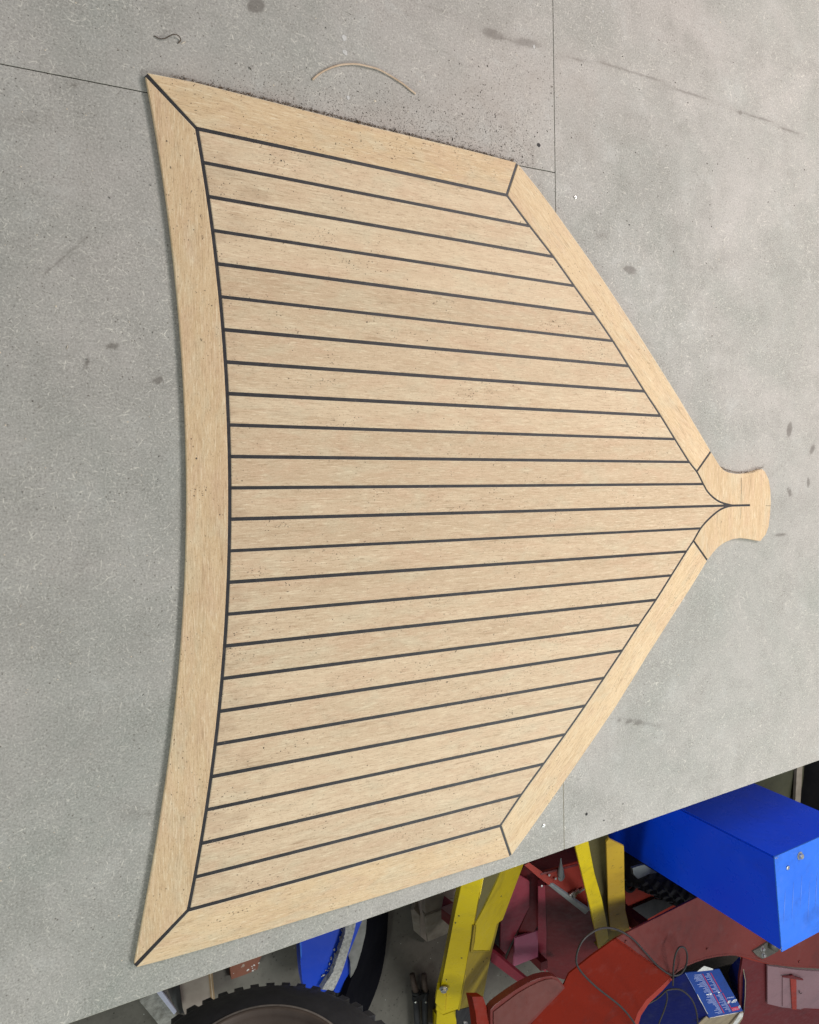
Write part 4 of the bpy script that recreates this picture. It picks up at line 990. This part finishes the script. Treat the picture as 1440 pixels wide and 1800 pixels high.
mb = empty('maroon_bracket', (.95, -1.40, 0), 'maroon steel angle resting on the grey pallet block', 'bracket')
plate('top_flange', [(776, 1597), (803, 1587), (815, 1590), (800, 1615)], [(776, 1597, .165), (803, 1587, .165), (800, 1615, .165)], .006, M_pale, mb)
plate('face', [(776, 1598), (800, 1615), (796, 1632), (776, 1615)], [(776, 1598, .164), (800, 1615, .164), (790, 1625, .12)], .04, M_darkred, mb)

# ---- black handled bolt cutter standing on the floor
tg = empty('bolt_cutter', (.8, -1.7, 0), 'long black handled cutter with rusty jaws lying on the floor left of the yellow leg', 'tool')
for (x0, x1, x2) in ((724.5, 731, 735), (745.5, 747, 748)):
    a, b, c = P(x0, 1712, .02), P(x1, 1742, .03), P(x2, 1830, .03)
    bm = bmesh.new(); tube_bm(bm, [a, a * .5 + b * .5, b], lambda t: .009 + .002 * t, 8); bm_obj('jaw', bm, mat_simple('rusty_jaw', (0.10, 0.065, 0.05), (0.06, 0.04, 0.03), .7, scale=60), tg, True)
    hb = bmesh.new(); tube_bm(hb, [b, b + (c - b) * .04, b + (c - b) * .08, b + (c - b) * .5, c], lambda t: .014 if t < .3 else .0105, 10); h = bm_obj('handle', hb, M_dark, tg, True)
    bolt('bolt', P(x1 - .5 + (x2 > 740) * 2, 1761, .046), nz, .0036, M_zinc, h, .004, 8, False)
c0 = P(735, 1752, .035); bm = bmesh.new(); box_bm(bm, c0, (.02, 0, 0), (0, .012, 0), (0, 0, .008)); bmesh.ops.bevel(bm, geom=bm.edges[:], offset=.003, segments=2, affect='EDGES'); bm_obj('pivot_block', bm, M_dark, tg)

# ---- blue curved hopper with frosted foam lip
hp = empty('blue_hopper', (.45, -1.15, 0), 'curved blue sheet hopper with a frosty grey foam lip behind the tyre', 'hopper')
hz = .12
plate('blue_wall', [(526, 1640), (640, 1610), (628, 1640), (608, 1690), (592, 1724), (572, 1748), (538, 1752), (531, 1720), (528, 1690)], [(528, 1655, hz), (613, 1640, hz), (570, 1735, hz)], .03, M_bluehop, hp, .001)
plate('bright_edge', [(525.8, 1640), (529, 1639), (531, 1680), (529, 1686)], [(528, 1655, hz + .003), (613, 1640, hz + .003), (570, 1735, hz + .003)], .004, M_bluetop, hp)
fa = [(611, 1620), (606, 1646), (599, 1668), (592, 1690), (584, 1712), (566, 1740)]; fb = [(586, 1742), (600, 1712), (609, 1685), (617, 1658), (623, 1636), (628, 1612)]
fo_ = []
for (x, y) in [tuple(v) for v in smooth_pts(fa, 7)]: fo_.append((x + random.uniform(-1.4, 1.4), y + random.uniform(-.8, .8)))
for (x, y) in [tuple(v) for v in smooth_pts(fb, 4)]: fo_.append((x, y))
plate('foam_lip', fo_, [(611, 1625, hz + .02), (627, 1622, hz + .02), (575, 1735, hz + .02)], .02, M_foam, hp, .003)
for _ in range(34):
    t = random.random(); bx, by = 609 - 36 * t ** 1.2 + random.gauss(-4, 3), 1632 + 85 * t
    c = P(bx, by, hz + .003); bm = bmesh.new(); bmesh.ops.create_icosphere(bm, subdivisions=1, radius=random.uniform(.0015, .0038))
    for v in bm.verts: v.co = Vector((v.co.x * random.uniform(.6, 1.2), v.co.y * random.uniform(.6, 1.2), v.co.z * .5)) + c
    bm_obj('foam_crumb', bm, M_foam, hp)
plate('grey_band', [(628, 1612), (646, 1605), (643, 1640), (636, 1670), (627, 1700), (616, 1725), (617, 1690), (612, 1678), (619, 1655), (624, 1636)], [(630, 1622, hz - .02), (644, 1620, hz - .02), (618, 1715, hz - .02)], .01, mat_simple('dusty_band', (.17, .165, .15), (.26, .25, .23), .7, scale=30), hp, .002)
plate('lower_wall', [(612, 1676), (620, 1680), (618, 1712), (610, 1745), (586, 1745), (600, 1712)], [(612, 1678, hz - .03), (618, 1712, hz - .03), (590, 1740, hz - .03)], .02, M_bluehop, hp)
oa = [(646, 1605), (643, 1640), (636, 1670), (627, 1700), (616, 1726), (605, 1760)]; ob = [(640, 1790), (652, 1765), (666, 1728), (675, 1690), (680, 1650), (683, 1600)]
plate('black_skirt', [tuple(v) for v in smooth_pts(oa, 4)] + [tuple(v) for v in smooth_pts(ob, 4)], [(646, 1616, .09), (682, 1603, .03), (620, 1755, .09)], .02, mat_simple('blue_black_paint', (0.004, 0.004, 0.007), (0.007, 0.007, 0.010), .7, spec=.05), hp, .002)
for x, y in ((560, 1690), (600, 1640), (590, 1735)): p = P(x, y, .05); bar('foot', (p.x, p.y, 0), (p.x, p.y, .09), .02, .02, M_dark, hp, up=(1, 0, 0))

# ---- tyre: a wheel leaning with its upper edge towards the bench
wheel = empty('wheel', (0, 0, 0), 'knobbly black tyre on a dark brown rim, upright at the bottom of the picture', 'wheel')
AZ, EL_ = 1.594, 0.184
nrm = Vector((math.cos(EL_) * math.cos(AZ), math.cos(EL_) * math.sin(AZ), math.sin(EL_)))
WC = Vector((0.130, -1.301, 0.25 + 0.362 * math.cos(EL_)))
wx = nrm.cross(UPV).normalized(); wy = nrm.cross(wx)
def wp(r, a, h): return WC + (wx * math.cos(a) + wy * math.sin(a)) * r + nrm * h
def lathe(name, prof, mat, parent, n=96, closed=False):
    bm = bmesh.new(); rings = [[bm.verts.new(wp(r, k * math.tau / n, h)) for k in range(n)] for r, h in prof]
    for i in range(len(rings) - 1 + (1 if closed else 0)):
        A, B = rings[i], rings[(i + 1) % len(rings)]
        for k in range(n): bm.faces.new((A[k], A[(k + 1) % n], B[(k + 1) % n], B[k]))
    return bm_obj(name, bm, mat, parent, True)
tyre = lathe('tyre', [(.205, .060), (.214, .078), (.226, .080), (.250, .074), (.280, .060), (.310, .040), (.332, .018), (.345, -.004), (.348, -.03), (.348, -.12), (.335, -.16), (.29, -.19), (.21, -.18)], M_rubber, wheel, closed=True)
NL = 56
for k in range(NL):
    for sgn in (1, -1):
        aa = (k + (0 if sgn > 0 else .5)) * math.tau / NL; h2 = .5 * math.tau / NL * .52; mid_ = -.072
        bm = bmesh.new()
        prof = [(.322, .094), (.340, .082), (.362, .068), (.364, .004), (.346, .002), (.346, .07)]
        if sgn < 0: prof = [(r, h) for r, h in prof]
        ringA = [bm.verts.new(wp(r, aa - h2, mid_ + h * sgn)) for r, h in prof]; ringB = [bm.verts.new(wp(r, aa + h2, mid_ + h * sgn)) for r, h in prof]
        bm.faces.new(ringA); bm.faces.new(ringB[::-1])
        for i in range(len(prof)): j = (i + 1) % len(prof); bm.faces.new((ringA[i], ringB[i], ringB[j], ringA[j]))
        bm_obj('lug', bm, M_rubber, tyre)
lathe('rim', [(.206, .060), (.2115, .084), (.207, .089), (.200, .087), (.196, .074), (.188, .062), (.176, .056), (.166, .058), (.158, .050), (.150, .020), (.140, -.03), (.08, -.05), (.05, -.045), (.035, -.02), (.001, -.02)], M_rim, wheel)
lathe('rim_highlight', [(.207, .0895), (.2105, .0905), (.2135, .087)], mat_simple('lip_highlight', (.34, .30, .26), (.22, .19, .165), .4, scale=60), wheel)  # lighter ring painting the bright highlight along the rim edge
for k in range(5): bolt('wheel_nut', wp(.065, k * math.tau / 5, -.048), nrm, .008, M_zinc, wheel, .01)
bm = bmesh.new(); tube_bm(bm, [WC - nrm * .05, WC - nrm * .34], .03, 16); bm_obj('axle', bm, M_dark, wheel, True)
q_ = WC - nrm * .33; bar('axle_stand', (q_.x, q_.y - .02, 0), (q_.x, q_.y - .02, q_.z - .02), .12, .12, M_dark, wheel, up=(1, 0, 0))
# ---- clutter left of the tyre
cb = plate('concrete_block', [(246, 1762), (262, 1748), (290, 1735), (308, 1780), (322, 1800), (295, 1830), (278, 1800)], [(247, 1762, .10), (277, 1747, .10), (300, 1790, .06)], .06, mat_simple('rough_concrete', (.46, .44, .40), (.22, .205, .18), .9, scale=70, bump=.003), None, .003)
setp(cb, 'rough grey concrete slab piece at the lower left below the bench edge', 'concrete slab')
ls = plate('plastic_strip', [(275.5, 1745), (283, 1740), (311, 1778), (306, 1784)], [(276, 1746, .115), (283, 1742, .115), (308, 1781, .075)], .008, M_lilac, None, .001)
setp(ls, 'pale lilac plastic strip lying along the concrete slab piece', 'strip')
ss = plate('steel_sheet', [(284, 1741), (316, 1728), (322, 1772), (324, 1780), (308, 1782)], [(284, 1741, .04), (316, 1730, .04), (312, 1780, .02)], .004, M_steelgrey)
setp(ss, 'small grey steel sheet between the lilac strip and the brown board', 'steel sheet')
bb = plate('brown_board', [(315.5, 1728), (366, 1708), (372, 1750), (372, 1775), (330, 1795), (322, 1775)], [(316, 1730, .06), (366, 1710, .06), (330, 1780, .05)], .015, M_woodbrown)
setp(bb, 'flat brown board with a light ply edge left of the tyre', 'board')
for i, dx in enumerate((0, 2.6, 5.2)):
    plate('ply_layer', [(366 + dx, 1706), (368 + dx, 1705), (375 + dx * .9, 1775), (372.8 + dx * .9, 1775)], [(366, 1710, .062), (376, 1710, .062), (373, 1775, .052)], .012, M_ply if i != 1 else M_sliver, bb)
bp_ = plate('brown_plate', [(404, 1698), (430, 1682), (462, 1678), (456, 1688), (453, 1704), (432, 1713), (407, 1722)], [(404, 1700, .02), (455, 1688, .02), (407, 1721, .02)], .02, M_brownplate, None, .001)
setp(bp_, 'rust brown plate with white paint marks on the floor behind the tyre', 'plate')
for x, y, r in ((437, 1704, .004), (435, 1706, .005), (443, 1699, .003), (447, 1697, .004), (445, 1706, .005), (448, 1704, .003), (455, 1693, .003), (411, 1711, .002), (444, 1702, .003)):
    bm = bmesh.new(); bmesh.ops.create_circle(bm, cap_ends=True, radius=r * .8, segments=7); c = P(x, y, .0208)
    for v in bm.verts: v.co = Vector((v.co.x * random.uniform(.4, 1.3), v.co.y * random.uniform(.3, 1.1), 0)) + c
    bm_obj('paint_mark', bm, M_white, bp_)

# ---- cardboard tool box under the red deck plate
bx = empty('tool_carton', (1.6, -1.75, 0), 'scuffed blue printed power tool carton tucked under the red deck plate', 'carton')
ZK = .30
kA = [(1205, 1710, ZK), (1265, 1703, ZK + .0), (1247, 1789, ZK - .035)]
lid = plate('lid', [(1204.5, 1710.5), (1265, 1703.4), (1306.5, 1777.5), (1247, 1789.5)], kA, .004, M_boxblue, bx, .0008)
plate('side', [(1135, 1752), (1165, 1730), (1203.5, 1711), (1246.5, 1790), (1228, 1802), (1222, 1830), (1100, 1830), (1120, 1790)], [(1203.5, 1711, ZK - .003), (1246.5, 1790, ZK - .038), (1150, 1800, .14)], .004, M_navy, bx)
plate('flap', [(1301, 1680.5), (1306, 1700), (1310.5, 1724), (1310, 1750), (1307.5, 1780), (1300, 1765), (1287, 1735), (1280, 1712), (1284, 1698)], [(1301, 1681, .335), (1309, 1740, .30), (1285, 1700, .24)], .003, M_navy, bx)
bm = bmesh.new(); fa_ = plane_of([(1301, 1681, .335), (1309, 1740, .30), (1285, 1700, .24)])
tube_bm(bm, [on_plane(x, y, fa_) for x, y in ((1301, 1680.5), (1306, 1700), (1310.5, 1724), (1310, 1750), (1307.5, 1780))], .0016, 6); bm_obj('torn_edge', bm, M_card, bx, True)
plate('inner_flap', [(1247, 1790), (1306, 1779), (1306, 1790), (1290, 1815), (1228, 1815), (1230, 1802)], [(1247, 1790, ZK - .045), (1306, 1779, ZK - .045), (1250, 1812, ZK - .10)], .003, M_card, bx)
plate('flap_edge', [(1300, 1783), (1307, 1781), (1306, 1787), (1290, 1808), (1281, 1812)], [(1300, 1783, ZK - .035), (1306, 1787, ZK - .035), (1281, 1812, ZK - .08)], .003, M_white, bx)
plate('flap_edge', [(1242, 1787), (1247, 1791), (1232, 1802), (1228, 1800)], [(1242, 1787, ZK - .035), (1247, 1791, ZK - .035), (1228, 1800, ZK - .05)], .003, M_card, bx)
plate('loose_paper', [(1228, 1706), (1238, 1698), (1254, 1703), (1253, 1705), (1226, 1708)], [(1228, 1706, ZK + .004), (1238, 1698, ZK + .004), (1254, 1704, ZK + .004)], .002, M_white, bx)
# torn pale edges of the lid
kA1 = [(x, y, z + .0012) for x, y, z in kA]; kp = plane_of(kA1)
def line3(name, pts, r, mat, parent):
    bm = bmesh.new(); q = []
    for i in range(len(pts) - 1):
        a, b = Vector(pts[i]), Vector(pts[i + 1]); m = 7
        for k in range(m): v = a + (b - a) * k / m; q.append(on_plane(v.x + random.uniform(-.4, .4), v.y + random.uniform(-.4, .4), kp))
    tube_bm(bm, q, lambda t: r * random.uniform(.4, 1.2), 6); return bm_obj(name, bm, mat, parent, True)
line3('worn_edge', [(1248, 1789), (1306, 1778)], .0016, M_white, lid); line3('worn_edge', [(1226, 1748), (1247, 1788)], .0016, M_white, lid); line3('worn_edge', [(1205, 1711), (1226, 1748)], .0007, M_print, lid)
# print on the lid: u along the top edge, v down the lid
def LUV(u, v):   # lid coordinates 0..1 to pixels, bilinear
    a, b, c_, d_ = Vector((1204.5, 1710.5)), Vector((1265, 1703.4)), Vector((1306.5, 1777.5)), Vector((1247, 1789.5))
    q = (a * (1 - u) + b * u) * (1 - v) + (d_ * (1 - u) + c_ * u) * v; return q.x, q.y
def lidquad(bm, u0, v0, u1, v1, lift=0.0): 
    vs = [bm.verts.new(on_plane(*LUV(u, v), kp) + UPV * lift) for u, v in ((u0, v0), (u1, v0), (u1, v1), (u0, v1))]; bm.faces.new(vs)
random.seed(5)
bm = bmesh.new()
for (u1, v0, v1, wd) in ((.45, .06, .50, .30), (.68, .06, .50, .20), (.45, .54, .96, .28), (.70, .54, .96, .22)):
    n = 17
    for i in range(n):
        va = v0 + (v1 - v0) * i / n; ln = wd * random.uniform(.35, 1); lidquad(bm, u1 - ln, va, u1 - .02, va + (v1 - v0) / n * .5)
bm_obj('small_print', bm, M_print, lid)
bm = bmesh.new()
for (u, v0, v1) in ((.455, .06, .50), (.69, .06, .50), (.455, .53, .96), (.71, .53, .96)): lidquad(bm, u, v0, u + .022, v1)
bm_obj('red_rule', bm, M_printred, lid)
bm = bmesh.new(); lidquad(bm, .26, .505, .33, .525); lidquad(bm, .35, .50, .42, .53); lidquad(bm, .60, .50, .66, .52); bm_obj('heading', bm, M_printwhite, lid)
def text3(body, u, v, size, mat, name, lift=.0004):
    cu = bpy.data.curves.new(name, 'FONT'); cu.body = body; cu.size = size; cu.align_x = 'CENTER'; cu.align_y = 'CENTER'; cu.offset = 0.0006
    to = bpy.data.objects.new(name, cu); C.objects.link(to)
    dg = bpy.context.evaluated_depsgraph_get(); me = bpy.data.meshes.new_from_object(to.evaluated_get(dg)); bpy.data.objects.remove(to)
    c0 = on_plane(*LUV(u, v), kp); uu = (on_plane(*LUV(0, v), kp) - on_plane(*LUV(1, v), kp)).normalized(); nn = kp[1] if kp[1].z > 0 else -kp[1]
    vv = nn.cross(uu)
    me.transform(Matrix((( uu.x, vv.x, nn.x, c0.x + nn.x * lift), (uu.y, vv.y, nn.y, c0.y + nn.y * lift), (uu.z, vv.z, nn.z, c0.z + nn.z * lift), (0, 0, 0, 1))))
    return link(name, me, mat, lid)
text3('GSR 18', .86, .74, .0165, M_printwhite, 'model_text'); text3('Professional', .86, .655, .008, M_print, 'line_text')
bm = bmesh.new(); lidquad(bm, .71, .875, .93, .955); bm_obj('brand_band', bm, M_printred, lid)
text3('BOSCH', .82, .915, .011, mat_simple('band_lettering', (0.62, 0.20, 0.30), (0.6, .2, .3), .5), 'brand_text', .0006)
bm = bmesh.new(); c0 = on_plane(*LUV(.965, .89), kp)
tube_bm(bm, [c0 + Vector((math.cos(a) * .005, math.sin(a) * .005, .0003)) for a in [k * math.tau / 16 for k in range(17)]], .0007, 6); tube_bm(bm, [c0 + Vector((-.002, -.003, .0004)), c0 + Vector((-.002, .003, .0004))], .0006, 5); tube_bm(bm, [c0 + Vector((.002, -.003, .0004)), c0 + Vector((.002, .003, .0004))], .0006, 5); bm_obj('brand_emblem', bm, M_printwhite, lid)
# it sits on a dark shelf of the machine
plate('carton_shelf', [(1120, 1740), (1310, 1690), (1330, 1850), (1060, 1850)], [(1120, 1740, .11), (1310, 1700, .11), (1200, 1850, .11)], .006, M_dark, red)
# ---- cable
Zc = ZR + .006
def zc(x, y): return Zc
cp = [(1118, 1812, .42), (1116, 1800, .43), (1092, 1770, .45), (1046, 1733, .47), (1018, 1703, .49), (1013.5, 1681, .50), (1024, 1654, .50), (1046, 1636, .49), (1067, 1631, .48), (1089, 1636, .47), (1113, 1651, .465), (1138, 1678, .46), (1159, 1700, .46), (1180, 1713.5, .46), (1196, 1712, .465), (1206, 1697, .475), (1208, 1678, .49), (1203, 1666, .495), (1194, 1666, .495), (1187, 1680, .49), (1184, 1700, .475), (1183.5, 1718, .46), (1183, 1732, .44)]
cab = empty('power_cable', (1.4, -1.5, ZR), 'dark grey power cable looping over the red chute and deck plate', 'cable')
tube('loop', smooth_pts([tuple(P(*c)) for c in cp], 8), .0029, M_cable, cab, 10)
cp2 = [(1171, 1741, .37), (1185, 1738.5, .37), (1199, 1741, .36), (1214, 1754, .34), (1222, 1770, .33), (1226, 1790, .32), (1226, 1812, .31)]
tube('tail', smooth_pts([tuple(P(*c)) for c in cp2], 8), .0029, M_cable, cab, 10)
cp3 = [(1171, 1741, .34), (1173, 1755, .32), (1168, 1775, .31), (1158, 1800, .30)]
tube('tail', smooth_pts([tuple(P(*c)) for c in cp3], 8), .0027, M_cable, cab, 10)
cp4 = [(1171, 1741, .35), (1160, 1752, .34), (1148, 1760, .33), (1120, 1775, .32)]
tube('tail', smooth_pts([tuple(P(*c)) for c in cp4], 8), .0026, M_cable, cab, 10)
